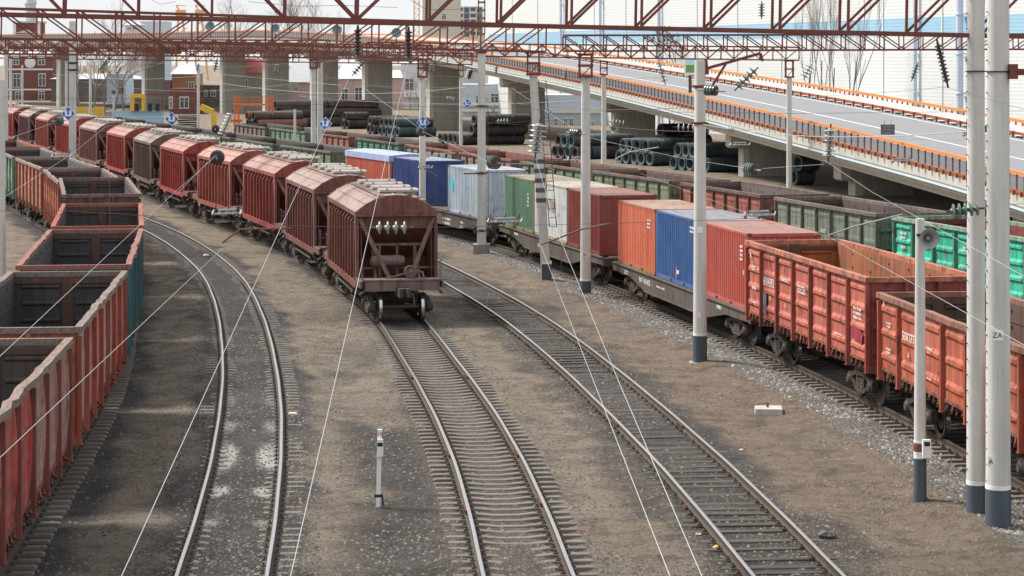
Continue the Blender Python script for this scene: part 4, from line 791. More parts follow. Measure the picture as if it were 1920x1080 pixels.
for px in (1722, 1240, 1130, 1056): 
    r = (px-960)/FPX; t_ = (a.x - r*a.y) / (r*(c_.y-a.y) - (c_.x-a.x)); O('downpipe', dpm, wh, (-WL/2 + WL*t_, .1, 0), scale=(.8 if px > 1300 else .9, 1, 1))
r = (1811-960)/FPX; t_ = (a.x - r*a.y) / (r*(c_.y-a.y) - (c_.x-a.x)); O('downpipe', dpm, wh, (-WL/2 + WL*t_, .2, 0), scale=(1.7,1.7,1))
# ------------------------------------------------------------------ houses seen between the piers
MT['brick'] = material('red_brick', (.185,.072,.062), rough=.9, vary=.25, dust=.3, dustcol=(.30,.14,.11)); MT['pink'] = material('pink_render', (.50,.36,.33), rough=.9, dust=.3, vary=.1, dustcol=(.40,.30,.28)); MT['greyrender'] = material('grey_render', (.36,.34,.31), rough=.9, dust=.4, vary=.15)
MT['bluewall'] = material('pale_blue_render', (.52,.62,.70), rough=.8, dust=.2, vary=.1); MT['whitewall'] = material('white_render', (.66,.67,.70), rough=.8, dust=.3, vary=.1); MT['tin'] = material('tin_roof', (.52,.54,.56), rough=.6, grime=.3); MT['redroof'] = material('red_roof', (.50,.10,.08), rough=.7, dust=.3)
MT['glass'] = material('window_glass', (.05,.065,.08), rough=.1, spec=.8); MT['winframe'] = material('window_frame', (.70,.70,.68), rough=.6); MT['orangebrick'] = material('orange_brick', (.45,.22,.13), rough=.9, vary=.2)
def house(x0, x1, yt, Z, depth, wall, roof, wins, lab, cat='house', roofh=1.5, yb=None, name='house', trim=True):
    p0 = at(x0, yt, Z); p1 = at(x1, yt, Z); w_ = p1.x - p0.x; H_ = p0.z; r_ = empty(name, ((p0.x+p1.x)/2, Z, 0)); tag(r_, lab, cat); O('wall', MB().box(-w_/2, w_/2, 0, depth, -.2, H_).mesh('wall', wall), r_)
    if roof:
        m = MB(); e = .4; m.add([(-w_/2-e,-e,H_+.003),(w_/2+e,-e,H_+.003),(w_/2+e,depth+e,H_+.003),(-w_/2-e,depth+e,H_+.003),(-w_/2+w_*.2,depth/2,H_+roofh),(w_/2-w_*.2,depth/2,H_+roofh)], [(0,1,5,4),(1,2,5),(2,3,4,5),(3,0,4),(0,3,2,1)]); O('roof', m.mesh('roof', roof), r_)
    for (a0, b0, a1, b1) in wins:
        q0 = at(a0, b1, Z); q1 = at(a1, b0, Z); X0, X1, Z0, Z1 = q0.x - r_.location.x, q1.x - r_.location.x, q0.z, q1.z
        m = MB(); t_ = .12
        for bx in ((X0-t_,X1+t_,-.10,.04,Z1,Z1+t_*1.5),(X0-t_,X1+t_,-.16,.04,Z0-t_,Z0),(X0-t_,X0,-.10,.04,Z0,Z1),(X1,X1+t_,-.10,.04,Z0,Z1),((X0+X1)/2-.05,(X0+X1)/2+.05,-.06,.04,Z0,Z1),(X0,X1,-.06,.04,Z0+(Z1-Z0)*.65,Z0+(Z1-Z0)*.65+.09)): m.box(*bx)
        wn = O('window', m.mesh('window', 'winframe'), r_); O('pane', MB().box(X0, X1, -.03, .01, Z0, Z1).mesh('pane', 'glass'), wn)
    return r_
hA = house(10, 99, 100, 540, 14, 'brick', 'tin', [(25,139,38,163),(73,139,85,161),(25,108,35,121),(72,108,84,121),(29,173,40,186),(73,172,83,186)], 'red brick house with white trimmed windows behind the far hopper wagons', yb=190)
dx = at(56,115,539.6); O('round_plaque', MB().lathe([(1.3,0),(1.3,.12),(.9,.14),(.9,.2)], 24, Matrix.Rotation(R(90), 4, 'X')).mesh('round_plaque', 'winframe'), hA, (dx.x - hA.location.x, -.08, dx.z - .3))
for y_ in (168, 130, 104): z_ = at(0, y_, 540).z; q0 = at(10,0,540).x - hA.location.x; q1 = at(99,0,540).x - hA.location.x; O('cornice', MB().box(q0, q1, -.18, -.002, z_-.2, z_+.2).mesh('cornice', 'winframe'), hA)
tw = empty('brick_tower', (at(50,60,620).x, 620, 0)); tag(tw, 'brick tower with a pale drum and cap rising above the far viaduct', 'tower')
O('shaft', MB().box(-3.6,3.6,0,7,-.2,at(0,43,620).z).mesh('shaft', 'brick'), tw)
O('gable', MB().prism([(-3.2,at(0,62,619).z),(3.2,at(0,62,619).z),(0,at(0,55,619).z)], -.4, -.05).mesh('gable', 'tin'), tw); z_ = at(0,43,620).z; O('cornice', MB().box(-4,4,-.4,7.4,z_,z_+.5).mesh('cornice', 'tin'), tw)
for s in (-1,1): O('corner_strip', MB().box(s*3.3-.4,s*3.3+.4,-.15,.1,0,z_-.01).mesh('corner_strip', 'winframe'), tw)
O('drum', MB().lathe([(1.5,z_+.5),(1.5,z_+5.2),(1.8,z_+5.3),(1.5,z_+6.5),(.8,z_+8),(.1,z_+9.5)], 20, Matrix.Translation((.3,3.5,0))).mesh('drum', 'tin', smooth=True), tw)
house(318, 368, 166, 400, 10, 'brick', None, [(338,183,353,202),(318,183,323,203)], 'low red brick workshop with dark windows behind the timber stack')
house(322, 366, 139, 470, 12, 'orangebrick', 'tin', [(354,155,363,168)], 'orange brick house with a pale hipped tin roof', roofh=2.2)
house(440, 492, 137, 430, 10, 'greyrender', 'redroof', [(456,151,464,172)], 'grey rendered house with a red roof between the piers', roofh=2.8)
house(538, 582, 154, 430, 10, 'pink', 'tin', [(543,161,547,171),(552,160,558,172)], 'dusty pink house with a tall grey roof between the piers', roofh=4.5)
house(628, 690, 148, 440, 12, 'pink', 'tin', [(641,167,652,190),(666,164,679,187)], 'pink house with white windows and grey eaves', roofh=3.2)
house(730, 752, 146, 435, 12, 'pink', 'tin', [], 'narrow pink end of a house with a white downpipe')
hw_ = house(752, 812, 118, 460, 12, 'whitewall', 'tin', [(760,148,775,169),(795,150,801,165)], 'white house with a balcony lattice behind the viaduct', roofh=1.5)
m = MB(); q0 = at(752,172,458).x - hw_.location.x; q1 = at(806,172,458).x - hw_.location.x; zb_ = at(0,181,458).z; m.box(q0, q1, -1.2, -.01, zb_-.15, zb_)
for k in range(12): x_ = q0+(q1-q0)*k/11; m.box(x_-.04,x_+.04,-1.2,-1.12,zb_,zb_+1.1)
m.box(q0,q1,-1.22,-1.1,zb_+1.1,zb_+1.18); O('balcony', m.mesh('balcony', 'winframe'), hw_)
hb = house(866, 960, 158, 380, 12, 'bluewall', None, [(921,176,934,192),(893,180,903,196)], 'pale blue building with a white cornice between the piers'); 
for y_ in (196, 207): z_ = at(0,y_,380).z; O('cornice', MB().box(-4.2,4.2,-.5,-.002,z_-.2,z_+.25).mesh('cornice', 'winframe'), hb)
hb2 = house(1022, 1160, 178, 330, 12, 'bluewall', None, [(1040,223,1045,243),(1058,223,1063,243),(1068,223,1074,243),(1110,228,1114,240)], 'pale blue factory building with narrow windows beside the wire coils')
z_ = at(0,207,330).z; O('cornice', MB().box(-5.3,5.3,-.5,-.002,z_-.35,z_+.3).mesh('cornice', 'winframe'), hb2)
house(1500, 1720, 262, 240, 10, 'bluewall', None, [], 'pale blue shed wall under the viaduct ramp', name='shed', cat='shed')
# far blocks above the railing
def block(x0, x1, yt, Z, wall, lab, cols_, rows_, yb):
    r_ = house(x0, x1, yt, Z, 16, wall, None, [], lab, 'building', name='apartment_block'); p0, p1 = at(x0,yt,Z), at(x1,yb,Z); wd = MB().box(-.75,.75,-.06,.02,-.8,.8).mesh('window', 'glass'); bd = MB().box(-1.1,1.1,-.8,-.07,-1.2,-.45).mesh('balcony', 'winframe')
    for i in range(cols_):
        for j in range(rows_):
            x_ = p0.x + (p1.x-p0.x)*(i+.5)/cols_ - r_.location.x; z_ = p0.z + (p1.z-p0.z)*(j+.6)/rows_; O('window', wd, r_, (x_, 0, z_)); 
            if i % 2: O('balcony', bd, r_, (x_, 0, z_))
block(845, 905, 12, 720, 'whitewall', 'distant white balconied apartment block beside the beige tower block', 5, 5, 68)
house(792, 862, -60, 700, 16, 'beige', None, [(829,26,836,36),(829,44,836,54)], 'tall plain beige tower block above the viaduct railing', 'building', name='tower_block')
house(235, 262, 47, 700, 10, 'whitewall', 'tin', [(239,51,246,55),(249,51,256,55)], 'small white house on the skyline left of centre', roofh=1)
house(262, 312, 40, 900, 14, 'bluewall', None, [], 'hazy pale block on the skyline', 'building', name='apartment_block')

MT['dullwall'] = material('shade_dark_wall', (.15,.13,.12), rough=.9, vary=.3, dust=.3); MT['mauve'] = material('mauve_render', (.30,.22,.22), rough=.9, vary=.25, dust=.3)  # first wall colour is darkened to paint the shadow under the viaduct
house(96, 262, 148, 520, 12, 'dullwall', 'tin', [(240,158,250,172)], 'long shadow-coloured shed behind the bare trees', 'shed', name='shed', roofh=1.2)
house(200, 236, 138, 500, 10, 'bluewall', None, [(221,150,232,176)], 'pale blue and dark glazed hall beside the bare trees', 'building', name='workshop_hall')
house(262, 320, 150, 470, 10, 'mauve', None, [(270,158,276,168)], 'dull mauve wall of a house behind the yellow gate frame')
house(366, 440, 160, 450, 10, 'dullwall', None, [(380,170,388,180),(396,170,404,180)], 'dark shadow-coloured building behind the yellow loader arm', 'building', name='workshop_hall')
house(490, 540, 150, 460, 10, 'mauve', 'tin', [(505,162,511,174)], 'mauve house squeezed between two piers', roofh=2)
house(582, 630, 140, 470, 10, 'whitewall', 'tin', [(612,160,618,172)], 'pale house behind the two joined white poles', roofh=2)
house(1160, 1400, 205, 420, 10, 'bluewall', None, [(1190,222,1200,236)], 'far pale blue hall behind the coil stacks', 'building', name='workshop_hall')
r_ = empty('billboard', at(1294,125,215)); tag(r_, 'white framed billboard with a green picture beside the roadway', 'billboard'); s_ = 215/FPX
O('panel', MB().box(-11*s_,11*s_,-.05,.05,-16*s_,16*s_).mesh('panel', 'winframe'), r_); O('picture', MB().box(-8*s_,8*s_,-.06,-.051,-11*s_,3*s_).mesh('picture', material('green_print', (.16,.36,.10), rough=.6, vary=.4, scale=2)), r_); O('picture_sky', MB().box(-8*s_,8*s_,-.06,-.051,3.05*s_,14*s_).mesh('picture_sky', material('pale_print', (.45,.68,.72), rough=.6)), r_); O('leg', MB().box(-.15,.15,-.04,.04,-16*s_-3.2,-16*s_).mesh('leg', 'railpost'), r_)
# ------------------------------------------------------------------ poles
def ring_pole(name, px, Z, r0, top_y, r1, lab, slate=0, square=False, group=None, lean=0, cap=None, footing=None, px_base=None, basez=0, steps=False):
    b_ = at(px_base or px, 500, Z); X0 = b_.x; zt = at(0, top_y, Z).z; r_ = empty(name, (X0, Z, 0)); tag(r_, lab, 'pole', group or 'concrete catenary poles'); lx = lean
    def P_(z): return Vector((lx * z / zt, 0, z))
    m = MB()
    if square: 
        for z0, z1 in ((-.2, zt),): m.add([(sx*r0+P_(z0).x, sy*r0, z0) for sx, sy in ((-1,-1),(1,-1),(1,1),(-1,1))] + [(sx*r1+P_(z1).x, sy*r1, z1) for sx, sy in ((-1,-1),(1,-1),(1,1),(-1,1))], [(0,1,2,3),(7,6,5,4),(0,1,5,4),(1,2,6,5),(2,3,7,6),(3,0,4,7)])
    else: m.path([P_(-.2), P_(zt*.5), P_(zt)], [r0, (r0+r1)/2, r1], 20)
    O('shaft', m.mesh('shaft', 'concrete', smooth=not square), r_)
    if slate:
        m = MB(); rr_ = lambda z: r0 + (r1-r0)*z/zt
        if square: m.add([(sx*(r0+.006), sy*(r0+.006), z) for z in (-.2, slate) for sx, sy in ((-1,-1),(1,-1),(1,1),(-1,1))], [(0,1,5,4),(1,2,6,5),(2,3,7,6),(3,0,4,7),(4,5,6,7)])
        else: m.path([P_(-.2), P_(slate)], [rr_(0)+.006, rr_(slate)+.006], 20)
        O('painted_base', m.mesh('painted_base', 'bluegrey', smooth=not square), r_)
        m = MB()
        if square: m.add([(sx*(r0+.008), sy*(r0+.008), z) for z in (slate, slate+.10) for sx, sy in ((-1,-1),(1,-1),(1,1),(-1,1))], [(0,1,5,4),(1,2,6,5),(2,3,7,6),(3,0,4,7),(4,5,6,7)])
        else: m.path([P_(slate), P_(slate+.08)], [rr_(slate)+.008]*2, 20)
        O('white_band', m.mesh('white_band', 'white', smooth=not square), r_)
    if cap:
        z0, z1 = at(0, cap[1], Z).z, at(0, cap[0], Z).z; m = MB(); a_ = r1 + .07
        for sx in (-1,1):
            for sy in (-1,1): m.bar((sx*a_+lx, sy*a_, z0), (sx*a_+lx, sy*a_, z1), .07)
        for z in (z0+.06, (z0+z1)/2, z1-.05): m.box(lx-a_-.06, lx+a_+.06, -a_-.06, -a_+.01, z-.05, z+.05); m.box(lx-a_-.06, lx+a_+.06, a_-.01, a_+.06, z-.05, z+.05); m.box(lx-a_-.06, lx-a_+.01, -a_, a_, z-.05, z+.05); m.box(lx+a_-.01, lx+a_+.06, -a_, a_, z-.05, z+.05)
        m.bar((lx-a_,-a_-.03,z0),(lx+a_,-a_-.03,(z0+z1)/2),.04); O('steel_cap', m.mesh('steel_cap', 'truss'), r_)
    if footing: fx, fz = footing; O('footing', MB().box(-fx, fx, -fx, fx, -.2, fz).mesh('footing', 'concrete_dk'), r_)
    if steps:
        m = MB(); [m.lathe([(.012,0),(.016,.025)], 8, Matrix.Translation((-r1-.02,-.05,z)) @ Matrix.Rotation(R(-90),4,'Y')) for z in np.arange(1, zt, .32)]; O('bolts', m.mesh('bolts', 'black'), r_)
    return r_
def clamp(r_, z, rad, h=.05, mat='black', x=0, arm=0):
    m = MB(); m.lathe([(rad+.01,-h),(rad+.03,-h),(rad+.03,h),(rad+.01,h)], 18, Matrix.Translation((x,0,z)))
    if arm: m.bar((x-arm,-rad-.02,z),(x+arm,-rad-.02,z),.05); m.bar((x-arm,rad+.02,z),(x+arm,rad+.02,z),.05)
    return O('clamp', m.mesh('clamp', mat), r_)
def zy(y, Z): return at(0, y, Z).z
pA_ = ring_pole('concrete_pole', 1830, 46.2, .195, -300, .165, 'left of the two thick twin concrete poles with slate painted feet', slate=.68, footing=None, steps=True)
pB_ = ring_pole('concrete_pole', 1871.5, 44.9, .250, -300, .200, 'right and thicker of the twin concrete poles, with white number plates', slate=.84, steps=True)
for q, rr_ in ((pA_, .175), (pB_, .21)): clamp(q, zy(134, 45), rr_+.012, .012)
O('clamp', MB().box(.18,.34,-.25,.05,zy(148,45)-.0,zy(120,45)).box(.34,.9,-.12,-.04,zy(141,45),zy(129,45)).mesh('clamp', 'truss'), pB_)
def plate(parent, x, z, w_, h_, y, s=None, size=.1, fg='text_blk', bg_='white', name='number_plate', rz=0):
    o_ = O(name, MB().box(-w_/2, w_/2, -.006, 0, -h_/2, h_/2).mesh(name, bg_), parent, (x, y, z), (0,0,rz))
    if s: O('lettering', text_mesh(s, size, fg), o_, (0, -.009, 0), (R(90),0,0))
    return o_
plate(pB_, -.07, zy(625,45), .24, .20, -.252, 'ZA', .15); plate(pB_, -.20, zy(860,45), .11, .20, -.262, 'A', .14)
sp = ring_pole('concrete_pole', 1725, 47.6, .135, 410, .095, 'short concrete pole carrying the horn loudspeaker', slate=.97)
O('white_band', MB().path([(0,0,zy(829,47.6)),(0,0,zy(826,47.6))],.137,20).path([(0,0,zy(847,47.6)),(0,0,zy(850,47.6))],.137,20).mesh('white_band', 'white', smooth=True), sp); O('red_band', MB().path([(0,0,zy(846,47.6)),(0,0,zy(831,47.6))],.135,20).mesh('red_band', 'rust', smooth=True), sp)
bx_ = O('junction_box', MB().box(-.085,.085,-.14,0,-.19,.19).mesh('junction_box', 'white'), sp, (.10,-.13,zy(838,47.6))); O('dark_panel', MB().box(-.06,.06,-.146,-.14,.06,.15).mesh('dark_panel', 'black'), bx_)
def horn(px, py, Z, dia, lab, yaw=0, pitch=0):
    r_ = empty('loudspeaker', at(px, py, Z)); r_.rotation_euler = (R(pitch), 0, R(yaw)); tag(r_, lab, 'loudspeaker', 'horn loudspeakers'); rx = Matrix.Rotation(R(90), 4, 'X'); k = dia/2
    O('horn', MB().lathe([(.16*k,-.9*k),(.30*k,-.4*k),(.62*k,.05*k),(1.0*k,.42*k),(1.02*k,.45*k),(.96*k,.44*k),(.58*k,.04*k),(.25*k,-.4*k),(.12*k,-.85*k)], 28, rx).mesh('horn', material('horn_grey', (.28,.28,.28), rough=.4, metal=.3), smooth=True), r_)
    O('driver', MB().lathe([(.1*k,-.95*k),(.32*k,-.95*k),(.34*k,-1.35*k),(.2*k,-1.5*k)], 16, rx).mesh('driver', 'steel_dark', smooth=True), r_); O('phase_plug', MB().lathe([(.08*k,-.5*k),(.2*k,-.2*k),(.22*k,-.05*k),(.06*k,.1*k)], 14, rx).mesh('phase_plug', 'greyins', smooth=True), r_)
    O('bracket', MB().bar((-.9*k,.9*k,.25*k),(.1*k,.9*k,.25*k),.06,.06).mesh('bracket', 'black'), r_)
horn(1740.5, 447, 47.3, .42, 'round grey horn loudspeaker on the short concrete pole', 6)
p3_ = ring_pole('concrete_pole', 1312.5, 69.8, .215, 113, .165, 'white concrete pole beside the blue and red containers', slate=.86, footing=(.32,.04))
plate(p3_, -.02, zy(430,69.8), .16, .18, -.20); plate(p3_, -.05, zy(590,69.8), .12, .16, -.212)
for y_ in (162, 231): clamp(p3_, zy(y_,69.8), .175, .04, 'rust', arm=.26)
p4_ = ring_pole('concrete_pole', 1096, 89.7, .215, 145, .17, 'white concrete pole with a red steel cap by the maroon container', slate=.62, footing=(.42,.10), cap=(100,146), px_base=1098)
plate(p4_, .0, zy(477,89.7), .28, .20, -.215, '81', .2)
p5_ = ring_pole('concrete_pole', 1025, 95.2, .20, 142, .17, 'leaning square concrete pole with black and white bands and a ladder', slate=.80, square=True, lean=-.56, cap=(95,142), px_base=1025)
m = MB()
for k, y_ in enumerate((302, 320, 338, 356, 375)): z_ = zy(y_,95.2); xx = -.56*z_/zy(142,95.2); m.box(xx-.215, xx+.215, -.215, .215, z_-.09, z_+.08)
O('black_band', m.mesh('black_band', 'bluegrey'), p5_); m = MB()
for y_ in (311, 329, 347, 366, 384): z_ = zy(y_,95.2); xx = -.56*z_/zy(142,95.2); m.box(xx-.21, xx+.21, -.21, .21, z_-.10, z_+.10)
O('white_band', m.mesh('white_band', 'concrete'), p5_); m = MB(); x0_ = .35
for xx in (.16, .46): m.bar((xx-.05,-.25,zy(425,95)),(xx-.5,-.25,zy(150,95)),.035)
for k in range(16): z_ = zy(425,95)+k*.38; dx_ = -.45*(z_-zy(425,95))/6; m.bar((.14+dx_,-.25,z_),(.44+dx_,-.25,z_),.025)
O('ladder', m.mesh('ladder', 'railpost'), p5_)
p6_ = ring_pole('concrete_pole', 902, 108.6, .225, 62, .17, 'square grey concrete pole standing on a concrete block', square=True, footing=(.40,.55), px_base=903)
m = MB(); zb_, zt_ = zy(64,108.6), zy(-40,108.6)
for sx in (-1,1):
    for sy in (-1,1): m.bar((sx*.15,sy*.15,zb_),(sx*.15,sy*.15,zt_),.06)
for k in range(8): z_ = zb_+(zt_-zb_)*k/7; m.box(-.17,.17,-.18,-.14,z_-.05,z_+.05)
O('steel_extension', m.mesh('steel_extension', material('ochre_steel', (.30,.20,.08), rough=.8, rust=.4)), p6_)
for y_ in (432, 324, 199, 98): clamp(p6_, zy(y_,108.6), .21, .05, 'railpost', arm=.27)
m = MB()
for k in range(22): z_ = 1.2+k*.28; m.bar((.24,-.23,z_),(.33,-.23,z_),.02)
m.bar((.33,-.23,1.0),(.30,-.23,7.2),.025); m.box(-.85,.1,-.28,-.22,zy(325,108.6)-.03,zy(325,108.6)+.03); O('rungs', m.mesh('rungs', 'railpost'), p6_)
ring_pole('concrete_pole', 1480, 158, .21, 145, .185, 'white concrete pole with a red cap in front of the viaduct railing', cap=(113,146))
ring_pole('concrete_pole', 1132, 166, .20, 140, .17, 'slim white pole with a loudspeaker beside the wire coils', cap=(114,141))
horn(1151, 241, 164, .52, 'small horn loudspeaker on the slim pole by the coils', 8); 
ring_pole('concrete_pole', 864, 214, .17, 143, .15, 'thin pale pole in front of the pale blue building', cap=(121,144))
ring_pole('concrete_pole', 792, 120.5, .19, 145, .15, 'white concrete pole rising between hopper roof and royal blue container', cap=(110,146))
ring_pole('concrete_pole', 588, 160, .20, 128, .165, 'left of two joined white poles behind the hopper roofs', cap=(95,129)); ring_pole('concrete_pole', 599.5, 161, .21, 127, .175, 'right of two joined white poles behind the hopper roofs')
p7_ = ring_pole('concrete_pole', 136, 163, .24, 40, .20, 'tall grey concrete pole behind the diamond sign on the left', square=True)
for y_ in (118, 131): clamp(p7_, zy(y_,163), .28, .06, 'black', arm=.4)
for px, Z, r0, ty, lab in ((11,175,.20,78,'concrete pole beside the brick house at the left end'), (20,240,.16,110,'thin white pole just right of the pole by the brick house'), (42,255,.13,122,'thin white pole in front of the brick house windows'), (111,235,.13,114,'left thin white pole behind the tall grey pole'), (124.5,238,.15,115,'right thin white pole behind the tall grey pole'),
        (169.5,230,.15,123,'thin white pole between the yellow railings'), (372,225,.16,130,'thin white pole beside the low brick workshop'), (213,228,.10,172,'short post with a small horn by the blue-white wall'), (553,172,.11,205,'short grey post with insulators behind the hopper roofs'), (603.5,215,.12,118,'thin pole right of the two joined white poles')):
    ring_pole('concrete_pole', px, Z, r0, ty, r0*.85, lab, group='thin far poles')
horn(213, 174, 227, .5, 'small horn on the short post by the blue-white wall', 10); horn(561, 245, 171, .35, 'small horn on the short grey insulator post', 0)
ring_pole('concrete_pole', 2, 84, .17, 150, .14, 'pole with slate painted foot left of the battered open wagons', slate=.85)
# marker post and block
r_ = empty('marker_post', at(709,950,47.35)); r_.location.z = 0; tag(r_, 'white marker post numbered ten with a small box', 'post'); zt_ = zy(805,47.35)
O('shaft', MB().box(-.045,.045,-.045,.045,-.1,zt_).mesh('shaft', 'white'), r_).rotation_euler = (0, R(1.2), 0); b_ = O('box', MB().box(-.06,.06,-.13,-.05,-.18,.18).mesh('box', 'white'), r_, (.05,0,zy(838,47.35))); O('dark_panel', MB().box(-.055,.055,-.134,-.13,.03,.11).mesh('dark_panel', 'black'), b_)
O('lettering', text_mesh('10', .11, 'text_red'), r_, (.035,-.05,zt_-.10), (R(90),0,0)); O('foot_clamp', MB().box(-.07,.09,-.05,.05,.20,.26).bar((.08,0,.25),(.11,0,.02),.03).mesh('foot_clamp', 'black'), r_)
r_ = empty('concrete_block', at(1441,766,59.7)); r_.location.z = 0; r_.rotation_euler = (0,0,R(-4)); tag(r_, 'square concrete block with a rusty bolt in the dirt', 'block'); O('block', MB().add([(-.36,-.24,-.1),(.36,-.24,-.1),(.36,.42,-.1),(-.36,.42,-.1),(-.35,-.23,.17),(.35,-.23,.17),(.35,.41,.18),(-.35,.41,.17)], [(0,1,5,4),(1,2,6,5),(2,3,7,6),(3,0,4,7),(4,5,6,7)]).mesh('block', 'concrete_lt'), r_); O('bolt', MB().tube((-.02,.1,.17),(-.02,.1,.29),.03,.03,8).mesh('bolt', 'rust', smooth=True), r_)
# ------------------------------------------------------------------ portal beams
def portal(name, p, q, h, wd, nb, lab, t=.09, tb=.055, style='N', turn=None, plates=0):
    p = Vector(p); q = Vector(q); d = q - p; L_ = d.length; r_ = empty(name, p); ang = math.atan2(d.y, d.x); r_.rotation_euler = (0, -math.asin(d.z / L_), ang); tag(r_, lab, 'truss', 'steel catenary portal beams')
    cm = MB().box(0, L_, -t/2, t/2, -t/2, t/2).mesh('chord', 'truss')
    for y_ in (-wd/2, wd/2):
        for z_ in (0, h): O('chord', cm, r_, (0, y_, z_))
    b_ = L_ / nb; vm = MB().bar((0,0,t/2),(0,0,h-t/2),tb).mesh('upright', 'truss'); d1 = MB().bar((0,0,t/2),(b_,0,h-t/2),tb).mesh('diagonal', 'truss'); d2 = MB().bar((0,0,h-t/2),(b_,0,t/2),tb).mesh('diagonal', 'truss'); xm = MB().bar((0,-wd/2+t/2,0),(0,wd/2-t/2,0),tb*.8).mesh('cross_tie', 'truss'); zm = MB().bar((0,-wd/2,0),(b_,wd/2,0),tb*.6).mesh('cross_tie', 'truss')
    for k in range(nb + 1):
        for y_ in (-wd/2+.002, wd/2-.002):
            O('upright', vm, r_, (k*b_, y_, 0))
            if k < nb:
                dn = style == 'X' or (style == 'N' and k < nb * (turn if turn is not None else .5)); upd = style == 'X' or (style == 'N' and not dn)
                if style == 'W': dn = k % 2 == 0; upd = not dn
                if dn: O('diagonal', d2, r_, (k*b_, y_*.97, 0))
                if upd: O('diagonal', d1, r_, (k*b_, y_*.97, 0))
        O('cross_tie', xm, r_, (k*b_, 0, 0)); O('cross_tie', xm, r_, (k*b_, 0, h))
        if k < nb: O('cross_tie', zm, r_, (k*b_, 0, 0.01), )
    return r_
A_ = lambda x, y, Z: at(x, y, Z)
portal('portal_beam', A_(-160, 24, 43.6), A_(2080, 72, 46.9), 1.5, .62, 17, 'heavy red truss beam crossing over the yard above the twin poles', .082, .05, 'N', .34)
portal('portal_beam', A_(-80, 70, 84), A_(1016, 97, 95.6), 1.12, .7, 16, 'red truss beam ending on the leaning banded pole', .085, .05, 'N', .3)
portal('portal_beam', A_(1058, 96, 89.4), A_(2010, 92, 93.5), .62, .55, 26, 'shallow red truss beam starting above the capped pole with plate 81', .075, .04, 'N', .62)
portal('portal_beam', A_(690, 103, 163), A_(1498, 113, 158), .9, .6, 34, 'slender red truss beam reaching to the pole in front of the viaduct railing', .10, .05, 'W')
portal('portal_beam', A_(-60, 108, 208), A_(885, 121, 214), 1.05, .8, 40, 'far thin red truss beam ending on the thin pale pole', .11, .055, 'W')
portal('portal_beam', A_(-60, 100, 110), A_(806, 111, 121), .72, .6, 26, 'red truss beam ending on the pole beside the royal blue container', .085, .05, 'N', .45)
portal('portal_beam', A_(-60, 95, 150), A_(616, 97, 161), .8, .6, 24, 'red truss beam carried by the two joined white poles', .09, .05, 'X')
# ------------------------------------------------------------------ insulators, fittings and wires
def disc_mesh(r, mat): 
    return MB().lathe([(.03,-.07),(r*.35,-.055),(r*.40,-.03),(r*.95,-.012),(r,.006),(r*.9,.014),(r*.5,.02),(.03,.045)], 16).mesh('disc', mat, smooth=True)
DM = {}
def insulator(p, q, n_, r, mat, lab, ends=.12, group='insulator strings'):
    p = Vector(p); q = Vector(q); d = q - p; L_ = d.length; o_ = empty('insulator_string', p); o_.rotation_mode = 'QUATERNION'; o_.rotation_quaternion = d.to_track_quat('Z', 'Y'); tag(o_, lab, 'insulator', group); me_ = DM.setdefault((round(r,3), mat), disc_mesh(r, mat))
    O('rod', MB().tube((0,0,0),(0,0,L_),.022,.022,8).mesh('rod', 'steel_dark'), o_)
    for k in range(n_): O('disc', me_, o_, (0,0,L_*ends + L_*(1-2*ends)*(k+.5)/n_))
def ins(x0, y0, x1, y1, Z, n_, dpx, mat, lab, Z1=None): insulator(at(x0,y0,Z), at(x1,y1,Z1 or Z), n_, dpx*Z/FPX/2, mat, lab)
ins(671,47,671,110,44.9,7,15,'porcelain','dark ribbed insulator column hanging above the hopper train, beside a twin'); ins(766,50,766,113,45.1,7,15,'porcelain','dark ribbed insulator column hanging nearest the centre pole')
ins(694,427,776,427,45,4,25,'greyins','grey-green insulator string lying across the front of the last hopper'); ins(1774,397,1846,390,45.4,5,27,'glassins','dark green insulator string beside the twin poles')
ins(1756,72,1778,165,46,10,15,'porcelain','long dark insulator string hanging left of the twin poles'); ins(1722,116,1709,152,92,5,14,'glassins','small slanted green insulator string in front of the white warehouse')
ins(1422,126,1377,170,69.8,5,21,'glassins','slanted green insulator string hung from the red bracket arm'); ins(1522,120,1506,150,150,4,21,'glassins','tilted dark green insulator string before the bare poplars')
ins(1558,232,1553,305,62,6,26,'greyins','big grey insulator stack hanging in front of the viaduct railing'); ins(1013,222,1003,298,62,6,34,'greyins','big grey insulator stack hanging by the banded leaning pole')
ins(1428,2,1428,36,92,5,14,'glassins','small green insulator string above the shallow truss'); ins(1262,238,1310,240,140,4,16,'greyins','pale insulator string beside the white container pole'); ins(1362,242,1380,243,110,3,11,'glassins','short green insulator string over the viaduct girder')
ins(1142,228,1176,232,120,4,12,'greyins','pale insulator string right of the slim loudspeaker pole'); ins(928,228,958,226,112,4,10,'glassins','green insulator string in front of the pale blue building'); ins(885,128,878,150,107,4,18,'porcelain','dark insulator string at the square pole on the block'); ins(835,183,855,188,118,4,9,'greyins','small pale insulator string in front of a pier')
ins(408,108,402,135,108,4,14,'glassins','green insulator string hanging left of the orange gantry'); ins(204,108,184,134,110,5,15,'glassins','slanted green insulator string above the yellow railings'); ins(437,205,412,262,92,7,17,'greyins','long slanted insulator string above the turquoise open wagon'); ins(228,124,220,138,140,4,9,'glassins','tiny green insulator string before the bare trees')
ins(372,118,370,134,140,4,9,'greyins','tiny pale insulator string on the workshop pole'); ins(521,118,516,137,140,4,9,'glassins','tiny green insulator string before a pier face'); ins(810,118,809,135,140,4,10,'glassins','tiny green insulator string under the far truss'); ins(931,122,930,140,140,4,10,'glassins','small green insulator string right of the square pole')
